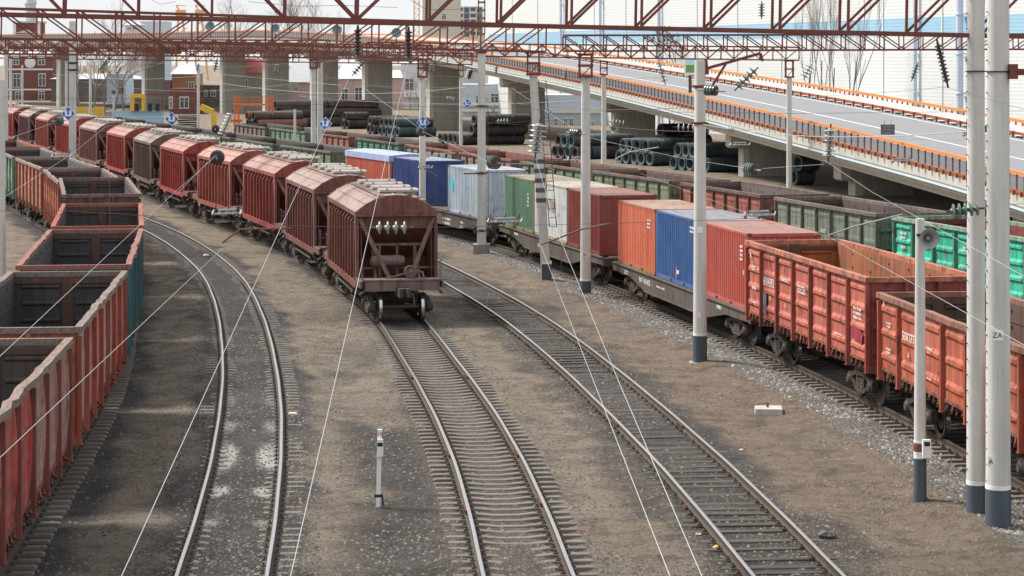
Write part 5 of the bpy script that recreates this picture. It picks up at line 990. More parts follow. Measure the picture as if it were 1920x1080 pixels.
ins(686,112,660,142,110,5,13,'porcelain','dark slanted insulator string beside the pink house'); ins(1062,128,1060,150,120,4,11,'glassins','small green insulator string left of the red capped pole'); ins(1235,115,1248,160,112,5,14,'glassins','slanted cluster insulator string over the roadway')
def disc_end(px, py, Z, dpx, lab, yaw=20):
    r = dpx*Z/FPX/2; a_ = at(px,py,Z); d = Vector((math.sin(R(yaw)), -math.cos(R(yaw)), -.05)); o_ = empty('tension_insulator', a_); o_.rotation_mode = 'QUATERNION'; o_.rotation_quaternion = d.to_track_quat('Z','Y'); tag(o_, lab, 'insulator', 'tension insulators seen end on')
    for k in range(4): O('disc', MB().lathe([(.03,-.03),(r*(.98-.02*k),-.02),(r*(1-.02*k),.02),(r*.8,.03),(r*.78,.01),(r*.55,.012),(r*.52,.03),(r*.3,.03),(.03,.03)], 24).mesh('disc', 'glassins' if k < 3 else 'porcelain', smooth=True), o_, (0,0,-.30+.10*k))
    O('rod', MB().tube((0,0,-.6),(0,0,.35),.03,.03,8).mesh('rod', 'greyins'), o_)
for a_ in ((930,305,104,27,'dark round insulator seen end on, fixed to the square pole on the block',35), (1413,318,80,24,'dark round insulator seen end on over the rust brown open wagon',40), (1341,170,68,21,'green round insulator on the white pole beside the containers',50), (792,247,112,18,'round insulator below the diamond sign on the white pole',20), (1085,250,86,18,'round insulator beside the capped pole with plate 81',50), (106,227,120,17,'round insulator beside the left diamond sign',-40), (407,296,84,28,'black round insulator above the faded red hopper',5), (404,242,100,15,'smaller black round insulator above the turquoise open wagon',5)): disc_end(*a_)
def wire(pts, r, lab, mat='wire', sag=0, name='overhead_wire', group='overhead wires'):
    P3 = [at(*q) for q in pts]
    if len(P3) == 2 and sag: a_, b_ = P3; P3 = [a_.lerp(b_, t_/14) - Vector((0,0,sag*4*(t_/14)*(1-t_/14))) for t_ in range(15)]
    o_ = O(name, MB().path(P3, r, 5).mesh(name, mat, smooth=True)); tag(o_, lab, 'wire', group); return o_
wire([(766,113,45.1),(545,1080,13.4),(500,1280,11)], 0.0032, 'pale wire falling from the right-hand dark insulator column'); wire([(671,110,44.9),(420,660,19.5),(228,1080,12.6),(150,1260,10.5)], 0.0031, 'pale wire falling from the left-hand dark insulator column')
wire([(417,466,45),(0,858,20),(-200,1040,15)], 0.0041, 'pale wire falling from the red steady arm over the curved track'); wire([(408,290,84),(328,360,60),(0,668,24),(-200,850,18)], 0.0041, 'pale wire falling past the teal open wagon')
wire([(1013,458,56),(1115,720,27),(1256,1080,15.5),(1330,1260,12)], 0.0037, 'left of the two pale wires over the timber sleeper track'); wire([(1005,298,62),(1047,440,42),(1162,720,24),(1316,1080,14.5),(1400,1270,11.5)], 0.0034, 'right of the two pale wires over the timber sleeper track')
wire([(1545,300,62),(1635,360,48),(1920,518,28),(2100,615,22)], 0.0037, 'pale wire falling from the big grey stack to the right'); wire([(1200,325,110),(1447,417,66),(1552,443,52),(1920,647,25),(2100,745,19)], 0.0037, 'pale wire crossing above the clean red open wagon')
wire([(-20,395,45),(117,395,45),(400,412,45),(547,423,45),(694,427,45)], 0.0048, 'cross wire from the yard edge to the grey-green insulator string', 'wire_dk'); wire([(776,427,45),(960,423,45),(1143,419,45.3),(1280,414,45.4),(1560,404,45.4),(1774,397,45.4)], 0.0048, 'cross wire between the grey-green string and the twin poles', 'wire_dk'); wire([(1846,390,45.4),(1930,380,45.5)], 0.0048, 'short cross wire right of the twin poles', 'wire_dk')
wire([(-20,180,86),(320,188,88),(640,197,91),(960,204,94),(1090,208,90),(1480,213,90),(1930,208,91)], 0.0069, 'dark cross wire strung below the trusses right across the yard', 'wire_dk'); wire([(-20,182,92),(300,193,94),(640,208,96),(1000,236,97),(1060,250,96)], 0.0052, 'thin dark wire just below the long cross wire', 'wire_dk')
wire([(103,230,118),(0,265,80),(-60,290,70)], 0.0069, 'pale wire leading left from the round insulator by the left sign'); wire([(330,232,120),(200,236,110),(133,290,85),(0,375,60),(-60,410,50)], 0.0052, 'pale wire sloping down over the pale green open wagon'); wire([(404,290,84),(330,365,70)], 0.0052, 'short pale wire under the black round insulator')
wire([(685,167,130),(783,238,113),(795,248,112),(915,303,104)], 0.0069, 'pale wire sloping from the pier to the round insulator on the square pole'); wire([(938,306,103),(1007,308,92),(1040,318,90)], 0.0060, 'short pale wire leading right from the square pole'); wire([(685,248,140),(740,282,125),(820,330,112)], 0.0052, 'thin wire above the orange container roof', 'wire_dk')
wire([(960,165,130),(1010,200,110),(1104,258,100),(1280,297,90),(1392,314,81)], 0.0056, 'pale wire sloping across the slim pole to the round insulator'); wire([(1428,316,80),(1545,308,62)], 0.0048, 'pale wire between round insulator and big grey stack'); wire([(1165,345,105),(1290,382,88),(1450,420,70)], 0.0052, 'thin wire above the orange container', 'wire_dk')
wire([(1500,182,110),(1640,175,80),(1776,163,46)], 0.0052, 'thin dark wire to the foot of the long dark insulator', 'wire_dk'); wire([(1780,165,46),(1920,205,40),(2000,228,36)], 0.0039, 'thin dark wire from the long insulator past the twin poles', 'wire_dk'); wire([(640,110,110),(671,112,110),(790,142,119),(880,145,107)], 0.0060, 'slack wire under the far truss', 'wire_dk')
wire([(600,118,160),(671,110,112),(766,113,112)], 0.0052, 'slack wire between the dark insulator columns', 'wire'); wire([(250,116,140),(440,126,140),(670,110,140)], 0.0069, 'slack pale wire before the bare trees'); wire([(100,140,180),(250,150,170),(420,140,160),(640,160,150)], 0.0078, 'slack pale wire in front of the left piers'); wire([(640,155,160),(800,172,160),(960,175,160),(1090,160,160)], 0.0078, 'slack pale wire in front of the right piers'); wire([(300,205,180),(470,200,170),(700,205,160),(880,210,150)], 0.0060, 'thin dark wire above the coil yard', 'wire_dk')
wire([(960,140,140),(1150,150,140),(1340,138,140)], 0.0052, 'thin dark wire before the roadway', 'wire_dk'); wire([(1480,240,158),(1560,258,150),(1810,263,140)], 0.0060, 'dark wire carrying the small black sign', 'wire_dk'); wire([(1280,255,110),(1362,242,110)], 0.0052, 'short wire beside the pale insulator string', 'wire_dk')
wire([(465,3,60),(560,12,60),(640,10,60),(745,14,60)], 0.0060, 'sagging dark cable at the top of the heavy truss', 'wire_dk'); wire([(770,0,60),(800,18,60),(850,18,60),(900,14,60)], 0.0060, 'looping dark cable beside the square pole', 'wire_dk'); wire([(270,-8,60),(300,8,60),(330,3,60)], 0.0052, 'short dark cable loop at the top left', 'wire_dk')
for x_, y0_, y1_, Z_ in ((1052,440,640,50),(205,330,440,70),(1580,415,515,52),(1478,428,520,56),(1733,455,560,50)): wire([(x_,y0_,Z_),(x_+2,y1_,Z_*.97)], 0.0026, 'thin hanging dropper wire with a clip', 'wire_dk', group='dropper wires')
def arm(pts, r, lab, mat='truss'):
    P3 = [at(*q) for q in pts]; o_ = O('steady_arm', MB().path(P3, r, 6).mesh('steady_arm', mat, smooth=True)); tag(o_, lab, 'bracket', 'steady arms'); return o_
arm([(417,455,45),(450,430,45),(548,428,45)], .022, 'bent red steady arm over the curved track'); arm([(1014,459,56),(1090,430,50),(1143,419,46)], .020, 'bent brown steady arm in front of the banded pole', 'railpost'); arm([(1552,442,52),(1600,425,50),(1692,402,46)], .018, 'bent grey steady arm above the clean red open wagon', 'fitting'); arm([(787,300,119),(820,288,119),(854,287,119)], .03, 'bent yellowish steady arm over the royal blue container', material('ochre_arm', (.45,.36,.22)))
arm([(1154,298,100),(1180,285,95),(1235,276,90)], .025, 'bent pale steady arm before the capped pole', 'fitting'); m = MB(); a_, b_, c_ = at(1326,128,69.8), at(1426,100,69.8), at(1430,115,69.8); m.bar(a_, b_, .09); m.bar(b_, c_, .08); m.bar(at(1362,118,69.8), at(1336,160,69.8), .07); m.bar(at(1323,110,69.8), at(1326,140,69.8), .10); tag(O('bracket_arm', m.mesh('bracket_arm', 'truss')), 'red bracket arm on the white pole beside the containers', 'bracket')
def section_insulator(px, py, Z, wpx, lab, yaw=0):
    s = wpx*Z/FPX; o_ = empty('section_insulator', at(px,py,Z), R(yaw)); tag(o_, lab, 'fitting', 'silver section insulators on the wires'); m = MB()
    for y_ in (-.22, .22): m.tube((-s/2,y_,0),(s/2,y_,.03),.022,.022,6); m.tube((-s*.3,y_*.6,.10),(s*.35,y_*.6,.12),.03,.03,6)
    for k in range(5): x_ = -s/2+s*k/4; m.bar((x_,-.24,0),(x_,.24,.02),.035); m.bar((x_,-.2,0),(x_+.05,-.12,.12),.025)
    O('runners', m.mesh('runners', 'fitting', smooth=True), o_); m = MB()
    for x_ in (-s*.45, 0, s*.4): m.tube((x_,0,.0),(x_+.06,0,.26),.018,.018,5); m.lathe([(.02,-.04),(.045,0),(.02,.04)], 8, Matrix.Translation((x_,-.1,-.05)))
    O('hangers', m.mesh('hangers', 'steel_dark'), o_)
for a_ in ((425,401,62,52,'silver wire fitting beside the strong red hopper'), (945,416,70,62,'silver wire fitting in front of the graffiti flat wagon'), (797,315,118,25,'silver wire fitting on the pole by the royal blue container'), (115,294,90,34,'silver wire fitting above the orange open wagon'), (1082,300,90,36,'silver wire fitting beside the pole with plate 81'), (1386,272,100,36,'silver wire fitting before the viaduct pier'), (1422,404,62,56,'silver wire fitting above the red container roof'), (1690,302,110,36,'silver wire fitting in front of the railing base')): section_insulator(*a_)
# diamond signs
for k, (px, py, dpx, lab) in enumerate(((128,213,28,'blue diamond sign on the tall grey pole'), (322,223,27,'blue diamond sign hanging over the mauve open wagons'), (610,232,26,'blue diamond sign beside the two joined white poles'), (793,230,25.5,'blue diamond sign on the pole by the royal blue container'), (876,193.5,18,'smaller blue diamond sign on the thin pale pole'), (1028,210,15,'smallest blue diamond sign beside the leaning banded pole'))):
    Z_ = .636*FPX/dpx; r_ = empty('diamond_sign', at(px,py,Z_)); tag(r_, lab, 'sign', 'blue diamond catenary signs'); h = .318; O('border', MB().prism([(-h,0),(0,h),(h,0),(0,-h)], 0, .02).mesh('border', 'white'), r_); h = .285; O('face', MB().prism([(-h,0),(0,h),(h,0),(0,-h)], -.006, -.001).mesh('face', 'sign_blue'), r_)
    m = MB()
    if k < 5: m.box(-.135,.135,-.012,-.007,-.11,-.05); m.box(.04,.14,-.012,-.007,-.05 if k != 4 else -.0,.14 if k != 4 else .09); m.box(-.14,-.05,-.012,-.007,-.05,.14); m.box(-.175,-.14,-.012,-.007,.06,.14)
    else: m.box(-.12,.12,-.012,-.007,-.02,.03); m.box(.04,.11,-.012,-.007,.03,.14); m.box(-.11,-.04,-.012,-.007,.03,.14); m.box(-.12,.12,-.012,-.007,-.10,-.05)
    O('symbol', m.mesh('symbol', 'white'), r_); O('hanger', MB().tube((0,.02,h),(0,.02,h+.35),.012,.012,5).mesh('hanger', 'black'), r_)
r_ = empty('warning_board', at(1664.5,243,140)); tag(r_, 'small black board with pale worn lettering hanging before the roadway', 'sign'); s_ = 140/FPX; O('board', MB().box(-13*s_,13*s_,-.02,.02,-9.5*s_,9.5*s_).mesh('board', 'bluegrey'), r_); m = MB()
for rz_ in range(3):
    x_ = -10*s_ + (2*s_ if rz_ == 0 else 0)
    while x_ < 10*s_: w_ = rnd.uniform(.03,.06); m.box(x_, x_+w_, -.026, -.021, (4-rz_*5.5)*s_, (7-rz_*5.5)*s_); x_ += w_+.03
O('lettering', m.mesh('lettering', 'greyins'), r_); O('hanger', MB().tube((-.2,0,.3),(-.2,0,.62),.012,.012,5).tube((.2,0,.3),(.2,0,.62),.012,.012,5).mesh('hanger', 'black'), r_)
r_ = empty('number_plate', at(1811.5,251,60)); tag(r_, 'white plate reading 38 beside the twin poles', 'sign'); plate(r_, 0, 0, .24, .20, 0, '38', .19, name='panel'); O('hanger', MB().tube((.02,.01,.09),(.02,.01,.4),.012,.012,6).mesh('hanger', 'rust'), r_)
for px, py in ((395,50),(517,55),(632,57),(743,62)):
    r_ = empty('floodlight', at(px,py,206)); tag(r_, 'teal-grey floodlight standing on the far thin truss', 'lamp', 'floodlights on the far truss'); rx = Matrix.Rotation(R(80), 4, 'X') @ Matrix.Rotation(R(rnd.uniform(-25,25)), 4, 'Y'); O('housing', MB().lathe([(.1,-.3),(.25,-.25),(.42,.1),(.45,.15),(.38,.12),(.1,-.1)], 18, rx).mesh('housing', material('teal_lamp', (.14,.24,.26), rough=.4), smooth=True), r_); O('stand', MB().bar((0,0,-.3),(0,0,-1.0),.09).mesh('stand', 'truss'), r_)

for k, (x0, y0, x1, y1, Z0, Z1, sg_, lab) in enumerate(((380,150,900,160,150,140,.7,'slack thin cross wire in front of the middle piers'), (420,165,1000,172,155,140,.5,'second slack cross wire in front of the middle piers'), (560,180,1090,188,160,150,.4,'taut thin cross wire above the pipe stacks'), (0,168,560,176,170,160,.5,'slack cross wire before the brick house'), (0,205,420,212,120,118,.3,'thin cross wire over the far hopper roofs'), (640,218,1090,222,118,120,.3,'thin cross wire over the blue container'), (1096,232,1480,236,120,150,.4,'thin cross wire over the coil stacks'), (900,182,1312,200,108,72,.3,'thin wire between the square pole and the container pole'), (1312,232,1830,245,70,46,.25,'thin wire between the container pole and the twin poles'), (600,140,1000,150,160,96,.6,'slack wire from the joined poles to the leaning pole'), (136,150,588,150,163,160,.8,'slack wire from the tall grey pole to the joined poles'))):
    wire([(x0,y0,Z0),(x1,y1,Z1)], .010, lab, 'wire_dk' if k % 2 else 'wire', sg_)
# ------------------------------------------------------------------ wire coils and pipes in the goods yard
def coilmat():
    m_ = material('wound_wire_rod', objcol=True, rough=.55, metal=.25, rust=.35, rustcol=(.11,.06,.04), dust=.2, dustcol=(.16,.17,.18)); n_ = m_.node_tree.nodes; l_ = m_.node_tree.links; wv = n_.new('ShaderNodeTexWave'); wv.bands_direction = 'X'; wv.inputs['Scale'].default_value = 4; wv.inputs['Distortion'].default_value = 2; t_ = n_.new('ShaderNodeTexCoord'); l_.new(t_.outputs['Object'], wv.inputs['Vector']); bu = n_.new('ShaderNodeBump'); bu.inputs['Strength'].default_value = .8; bu.inputs['Distance'].default_value = .04; l_.new(wv.outputs['Fac'], bu.inputs['Height']); l_.new(bu.outputs[0], n_['Principled BSDF'].inputs['Normal']); return m_
MT['coil'] = coilmat()
CM = []
for sd in range(4):
    r2 = random.Random(sd); pr = []; n_ = 11
    for k in range(n_ + 1):
        x = -.8 + 1.6*k/n_; rr_ = .62 + r2.uniform(-.03,.03); pr += [(rr_-.02, x-.02), (rr_+.02, x+.03)]
    pr = [(.42,-.79)] + pr + [(.42,.82)]; ry = Matrix.Rotation(R(90), 4, 'Y'); m = MB().lathe(pr, 20, ry); f_ = [q for q in m.f if len(q) == 4]; m.f = f_; m.m = [0]*len(f_)
    inner = MB().lathe([(.42,.82),(.44,.3),(.40,-.3),(.42,-.79)], 20, ry); g2 = [q for q in inner.f if len(q) == 4]; m.add(inner.v, g2); CM.append(m.mesh('wire_coil', 'coil', smooth=False, fix=False))
AXR = math.atan2(.47, .88); ax_ = Vector((.88,.47,0)); sd_ = Vector((.60,-1.12,0))
def coils(px, Z, n_, cols_, layers, lab, tint, od=1.27):
    base = Vector(((px-960)/FPX*Z, Z, 0)) + ax_*.8
    for L_ in range(layers):
        for i in range(n_ - L_ if n_ > 1 else 1):
            for j in range(cols_):
                c0 = base + sd_*(i + .5*L_) + ax_*(1.7*j + rnd.uniform(-.08,.08)); t_ = rnd.uniform(.75,1.25); o_ = O('wire_coil', rnd.choice(CM), None, (c0.x, c0.y, .62 + L_*od*.86), (rnd.uniform(0,6.28), 0, AXR + rnd.uniform(-.07,.07)), tuple(x*t_ for x in rnd.choice(tint))); tag(o_, lab, 'wire coil', lab.replace('coil of', 'coils of'))
BL = [(.062,.092,.105),(.05,.075,.088),(.075,.10,.11)]; BRN = [(.08,.06,.05),(.06,.05,.048),(.05,.05,.055)]
coils(1161, 206, 5, 3, 2, 'coil of blue-grey wire rod stacked right of the tall narrow pier', BL); coils(1262, 194, 5, 4, 2, 'coil of blue-grey wire rod stacked in front of the wide low pier', BL); coils(1225, 215, 3, 3, 3, 'dark coil of wire rod on the back stack behind the blue-grey coils', BRN)
coils(1040, 218, 4, 4, 2, 'coil of dark grey wire rod stacked beside the pale blue factory', BL[:2] + BRN[1:]); coils(826, 256, 5, 1, 1, 'coil of rusty grey wire rod standing against a pier', BRN + BL[:1]); coils(880, 252, 1, 4, 3, 'coil of brown-black wire rod right of the thin pale pole', BRN)
coils(712, 282, 5, 3, 2, 'coil of blue-grey wire rod stacked below the pink house', BL + BRN[:1]); coils(690, 290, 2, 3, 3, 'dark coil of wire rod at the back below the white balcony', BRN); coils(642, 312, 2, 2, 4, 'coil of black-brown wire rod stacked beside the pink house pier', BRN); coils(1487, 170, 1, 1, 2, 'coil of dark wire rod stacked behind the white pole under the ramp', BL)
PM = MB().lathe([(.42,-3),(.53,-3),(.53,3),(.42,3)], 22, Matrix.Rotation(R(90), 4, 'Y')); f_ = [q for q in PM.f if len(q) == 4]; PM.f = f_; PM.m = [0]*len(f_); PM.lathe([(.43,2.9),(.43,-2.99)], 22, Matrix.Rotation(R(90), 4, 'Y')); f_ = [q for q in PM.f if len(q) == 4]; PM.f = f_; PM.m = [0]*len(f_); PMe = PM.mesh('steel_pipe', 'paint', smooth=True, fix=False)
def pipes(px, Z, n_, layers, lab, tint, s=1.0, cols_=1):
    base = Vector(((px-960)/FPX*Z, Z, 0)) + ax_*3*s
    for L_ in range(layers):
        for i in range(max(1, n_ - L_)):
            for j in range(cols_):
                c0 = base + sd_*(.86*s)*(i + .5*L_) + ax_*(6.2*s*j + rnd.uniform(-.5,.5)); tag(O('steel_pipe', PMe, None, (c0.x, c0.y, (.53 + L_*.92)*s), (0,0,AXR), rnd.choice(tint), (s,s,s)), lab, 'pipe', lab + ' group')
pipes(462, 316, 4, 2, 'rusty orange-brown steel pipe stacked beside the orange gantry', [(.20,.08,.05),(.12,.06,.045),(.06,.055,.055)], 1.2, 1); pipes(512, 322, 3, 3, 'dark steel pipe on the high stack behind the rusty ones', [(.03,.036,.042),(.045,.045,.048),(.06,.045,.038)], 1.3, 2)
# orange service gantry
MT['hi_orange'] = material('signal_orange', (.62,.13,.025), rough=.6, dust=.25, dustcol=(.4,.15,.06)); MT['yellow'] = material('signal_yellow', (.68,.42,.03), rough=.6, dust=.3, dustcol=(.5,.35,.12)); 
Zg = 285; sg = Zg/FPX; r_ = empty('service_gantry', at(475,250,Zg)); r_.location.z = 0; tag(r_, 'orange lattice service gantry with railed walkway', 'gantry'); gx_ = lambda x: (x-475)*sg; gz = lambda y: CZ - (y-YH)*sg
def lattice(m, x0, x1, z0, z1, dep=.7, t=.12, n_=6):
    for x in (x0, x1):
        for y in (0, dep): m.bar((x,y,z0),(x,y,z1),t)
    for k in range(n_):
        a_, b_ = z0+(z1-z0)*k/n_, z0+(z1-z0)*(k+1)/n_; m.bar((x0,0,a_),(x1,0,b_),t*.6); m.bar((x0,0,b_),(x1,0,b_),t*.6)
m = MB(); lattice(m, gx_(439), gx_(447), 0, gz(181)); O('leg', m.mesh('leg', 'hi_orange'), r_); m = MB(); lattice(m, gx_(503), gx_(511), gz(214), gz(181), n_=3); O('leg', m.mesh('leg', 'hi_orange'), r_)
m = MB(); m.box(gx_(439), gx_(512), -.1, 1.2, gz(198), gz(195)); m.bar((gx_(448),0,gz(205)),(gx_(456),0,gz(198)),.12); O('walkway', m.mesh('walkway', 'hi_orange'), r_); m = MB()
for k in range(8): x = gx_(450+k*7); m.bar((x,0,gz(195)),(x,0,gz(182)),.07)
for y in (182, 188): m.bar((gx_(447),0,gz(y)),(gx_(503),0,gz(y)),.07)
O('railing', m.mesh('railing', 'hi_orange'), r_); O('cabinet', MB().box(gx_(446),gx_(458),-.3,1.0,0,gz(236)).mesh('cabinet', 'hi_orange'), r_); O('cabinet', MB().box(gx_(431),gx_(453),.1,1.0,gz(229),gz(224)).mesh('cabinet', 'hi_orange'), r_)
Zg = 262; sg = Zg/FPX; r_ = empty('loading_frame', at(259,232,Zg)); r_.location.z = 0; tag(r_, 'bright yellow gate frame on the pale blue loading wall', 'frame'); gx_ = lambda x: (x-259)*sg
m = MB(); [m.box(gx_(a_), gx_(b_), -.3,.3, gz(c0), gz(d0)) for a_, b_, c0, d0 in ((245,252,208,176),(266,272,208,176),(252.1,265.9,183,176.2))]; O('yellow_frame', m.mesh('yellow_frame', 'yellow'), r_); m = MB(); m.bar((gx_(273),0,gz(177)),(gx_(305),0,gz(177)),.15); m.bar((gx_(304),0,gz(177)),(gx_(304),0,gz(209)),.15); O('red_frame', m.mesh('red_frame', 'truss'), r_)
O('loading_wall', MB().box(gx_(214), gx_(306), .31, .6, 0, gz(208)).mesh('loading_wall', 'clad_b'), r_)
for x in (253.5, 278, 292): O('dark_drum', MB().box(gx_(x), gx_(x+7), -.25,.25, gz(208), gz(194)).mesh('dark_drum', 'black'), r_)
for px in (147, 176):
    r_ = empty('railing_cage', at(px,220,245)); r_.location.z = 0; tag(r_, 'yellow steel railing cage beside the thin white pole', 'railing', 'yellow railing cages'); s_ = 245/FPX; m = MB(); z0, z1 = 0, zy(201,245)
    for x in (0, 6, 15): m.bar((x*s_,0,z0),(x*s_,0,z1),.14); m.bar((x*s_,1,z0),(x*s_,1,z1),.14)
    for z in (z1, z1-.5, z1-1.0): m.bar((0,0,z),(16*s_,0,z),.10); m.bar((0,1,z),(16*s_,1,z),.10)
    O('bars', m.mesh('bars', 'yellow'), r_)
r_ = empty('loader_arm', at(401,240,270)); r_.location.z = 0; tag(r_, 'ochre yellow bent loader arm left of the orange gantry', 'machine'); s_ = 270/FPX; O('boom', MB().bar((-25*s_,0,zy(200,270)),(-2*s_,0,zy(210,270)),.7,.7).mesh('boom', 'yellow'), r_); O('mast', MB().bar((0,0,0),(0,0,zy(209,270)),.55,.6).mesh('mast', 'yellow'), r_)
r_ = empty('timber_stack', at(352,232,262)); r_.location.z = 0; tag(r_, 'stack of grey timber boards below the brick workshop', 'timber'); bm_ = MB().box(-1.15,1.15,-.5,.5,-.09,.09).mesh('board', 'sleeper_w')
for k in range(12): O('board', bm_, r_, (rnd.uniform(-.15,.15), rnd.uniform(-.1,.1), .15 + k*.26), (0, rnd.uniform(-.04,.04), rnd.uniform(-.1,.1)))
# pale cranes on the skyline
MT['crane'] = material('pale_orange_crane', (.72,.42,.20), rough=.7)
for px, lab in ((342, 'pale orange harbour crane on the skyline, left one'), (378, 'pale orange harbour crane on the skyline, right one')):
    r_ = empty('harbour_crane', at(px,60,1100)); r_.location.z = 0; tag(r_, lab, 'crane', 'harbour cranes'); s_ = 1100/FPX; m = MB(); z1 = zy(30,1100)
    for sx in (-1,1): m.bar((sx*3.2,0,0),(sx*1.0-1,0,z1),.9)
    for k in range(5): z = z1*(.3+.14*k); m.bar((-2.4,0,z),(2.0,0,z+3),.5)
    O('tower', m.mesh('tower', 'crane'), r_); O('cab', MB().box(-3,1.5,-2,2,z1,z1+3).mesh('cab', 'crane'), r_); O('jib', MB().bar((-1,0,z1+2),(-3,0,zy(10,1100)),.8).bar((-3,0,zy(10,1100)),(1.5,0,z1+5),.4).mesh('jib', 'crane'), r_)
r_ = empty('tower_crane', at(781,60,800)); r_.location.z = 0; tag(r_, 'pale orange tower crane mast beside the beige tower block', 'crane'); m = MB(); lattice(m, -.9, .9, 0, 60, 1.8, .3, 30); O('mast', m.mesh('mast', 'crane'), r_)
# ------------------------------------------------------------------ trees
MT['bark'] = material('bare_bark', (.24,.205,.175), rough=.95, vary=.3); MT['twig'] = material('twigs', (.30,.25,.215), rough=.95, vary=.3); MT['dry_leaf'] = material('dry_brown_leaves', (.17,.10,.075), rough=.9, vary=.3)
def tree(base, H_, lab, spread=.5, seed=0, leaves=0, depth=5, name='bare_tree', r0=None, nb=(3,4), group=None, up=.2):
    rr_ = random.Random(seed); r_ = empty(name, base); tag(r_, lab, 'tree', group); tr, cr, lf = MB(), MB(), MB(); r0 = r0 or H_*.014
    def grow(p, d, L_, r, lv):
        n_ = 3; pts = [p]; q = p.copy(); dd = d.copy()
        for k in range(n_): dd = (dd + Vector((rr_.gauss(0,.10), rr_.gauss(0,.10), rr_.gauss(0,.06) + up*.15))).normalized(); q = q + dd * L_/n_; pts.append(q.copy())
        (tr if lv == 0 else cr).path(pts, [r*(1-.45*k/n_) for k in range(n_+1)], 6 if lv < 2 else 3, cap=False)
        if lv >= depth:
            if leaves and rr_.random() < leaves:
                for _ in range(3):
                    c0 = q + Vector((rr_.gauss(0,.3), rr_.gauss(0,.3), rr_.gauss(0,.25))); a_ = Vector((rr_.gauss(0,1), rr_.gauss(0,1), rr_.gauss(0,1))).normalized()*.22; b_ = a_.cross(Vector((rr_.random(), rr_.random(), 1))).normalized()*.18; lf.add([c0-a_, c0+b_, c0+a_, c0-b_], [(0,1,2,3)])
            return
        for _ in range(rr_.randint(*nb)):
            f_ = rr_.uniform(.35,1); k = min(int(f_*n_), n_-1); o_ = pts[k].lerp(pts[k+1], f_*n_-k); a_ = rr_.uniform(0,6.28); side = Vector((math.cos(a_), math.sin(a_), 0)); nd = (dd + side*spread*rr_.uniform(.6,1.5) + Vector((0,0,up))).normalized(); grow(o_, nd, L_*rr_.uniform(.55,.8), r*.5, lv+1)
    grow(Vector((0,0,-.2)), Vector((0,0,1)), H_*.42, r0, 0); O('trunk', tr.mesh('trunk', 'bark', fix=False), r_); O('crown', cr.mesh('crown', 'twig', fix=False), r_)
    if lf.v: O('leaves', lf.mesh('leaves', 'dry_leaf', fix=False), r_)
def gnd(px, Z): return Vector(((px-960)/FPX*Z, Z, 0))
for k, (px, Z, H_) in enumerate(((1512,238,20),(1538,240,23),(1556,236,21),(1578,239,24),(1592,243,20))): tree(gnd(px,Z), H_, ['slender bare poplar before the warehouse, beside the tilted green insulator','tall bare poplar before the warehouse, second from the tilted insulator','forked bare poplar in the middle of the poplar row','tallest bare poplar of the row before the warehouse','thin bare poplar at the warehouse downpipe end of the row'][k], .20, 20+k, depth=6, nb=(2,4), group='bare poplars', up=.7, r0=.11)
tree(gnd(1284,300), 19, 'small tree with clumps of dry brown leaves before the warehouse', .6, 31, leaves=.8, depth=4, nb=(3,5), name='leafy_tree'); tree(gnd(1258,305), 12, 'low tree with dry brown leaves behind the roadway', .7, 33, leaves=.8, depth=4, nb=(3,5), name='leafy_tree')
for k, (px, Z, H_) in enumerate(((152,410,14),(178,400,15),(196,405,16),(214,400,14),(232,412,15))): tree(gnd(px,Z), H_, 'bushy bare brown tree between the left piers', .65, 40+k, depth=5, nb=(3,4), group='bare trees between the left piers', up=.1)
for k, (px, Z, H_) in enumerate(((188,600,29),(440,640,33),(520,620,34),(556,600,36),(606,610,34))): tree(gnd(px,Z), H_, 'large bare tree on the skyline beyond the viaduct', .5, 60+k, depth=5, nb=(3,4), group='bare skyline trees', up=.15)
for k, (px, Z, H_) in enumerate(((770,430,8),(786,425,9),(925,360,7))): tree(gnd(px,Z), H_, 'small bare shrub before the white balcony house', .7, 80+k, depth=4, nb=(3,4), group='shrubs under the viaduct', name='bare_shrub')
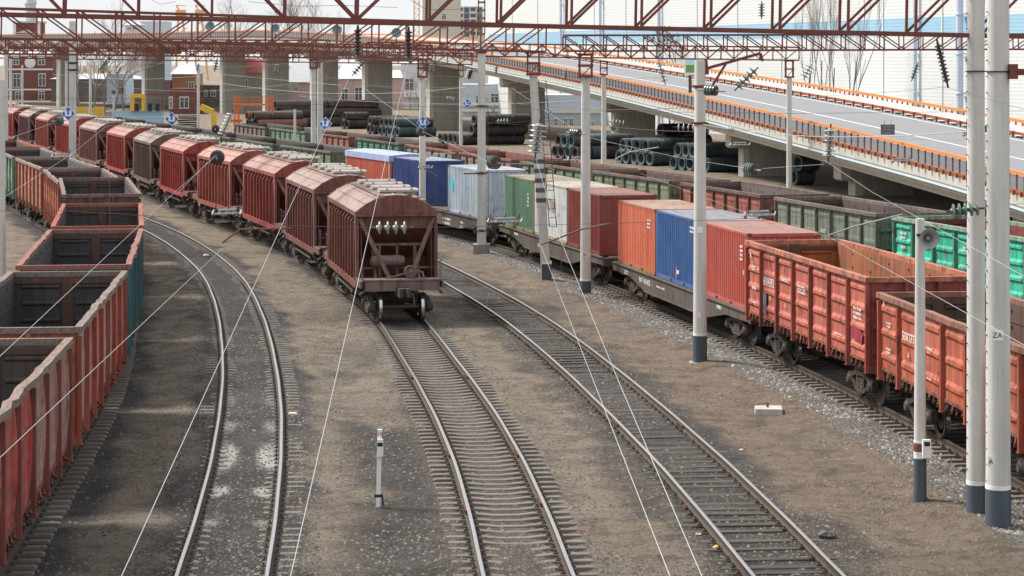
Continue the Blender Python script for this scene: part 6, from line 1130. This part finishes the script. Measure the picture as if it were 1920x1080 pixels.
# ------------------------------------------------------------------ odds and ends on the ground
def lump(px, py, wpx, col, lab, flat=.5, name='stone', cat='stone'):
    Z = 9.3*FPX/(py-YH); s = wpx*Z/FPX/2; m = MB(); v = []; r2 = random.Random(px)
    for la in range(5):
        for lo in range(9): a_ = -math.pi/2 + math.pi*la/4; o_ = 2*math.pi*lo/9; k = r2.uniform(.75,1.15); v.append((s*math.cos(a_)*math.cos(o_)*k, s*.8*math.cos(a_)*math.sin(o_)*k, s*flat*(math.sin(a_)*k+.6)))
    m.add(v, [(a*9+b, a*9+(b+1)%9, (a+1)*9+(b+1)%9, (a+1)*9+b) for a in range(4) for b in range(9)]); p_ = gnd(px, Z); p_.z = float(ground_z(np.array([p_.x]), np.array([p_.y]))[0]); o_ = O(name, m.mesh(name, material(name + '_mat', col, rough=.9, vary=.25, bump=.3)), None, p_); tag(o_, lab, cat)
lump(1552,1012,38,(.12,.12,.125),'dark grey rock lying right of the timber sleeper track'); lump(1343,1028,16,(.62,.48,.10),'yellow lump of litter beside the timber sleeper track',.6,'litter','litter'); lump(396,807,13,(.38,.33,.16),'olive yellow stone on the left rail of the curved track',.6); lump(549,777,20,(.62,.55,.38),'flat cream litter beside the curved track',.12,'litter','litter'); lump(386,483,11,(.72,.70,.70),'small white litter between the curved rails',.5,'litter','litter')
lump(1005,897,12,(.6,.58,.56),'white scrap between hopper track and timber track',.2,'litter','litter'); lump(1390,848,10,(.55,.50,.42),'pale stone right of the timber sleeper track',.5); lump(1103,997,10,(.55,.2,.1),'small orange scrap near the timber track',.3,'litter','litter'); lump(1310,1004,14,(.42,.41,.40),'pale stones just left of the timber track rail',.4); lump(700,602,9,(.6,.6,.6),'white scrap left of the last hopper',.2,'litter','litter'); lump(988,478,9,(.05,.06,.12),'dark blue rag beside the concrete block foot',.5,'rag','litter')
lump(798,480,9,(.5,.3,.2),'small brown scrap by the last hopper',.3,'litter','litter'); lump(440,940,9,(.2,.13,.08),'brown clod on the sleepers of the curved track',.5)
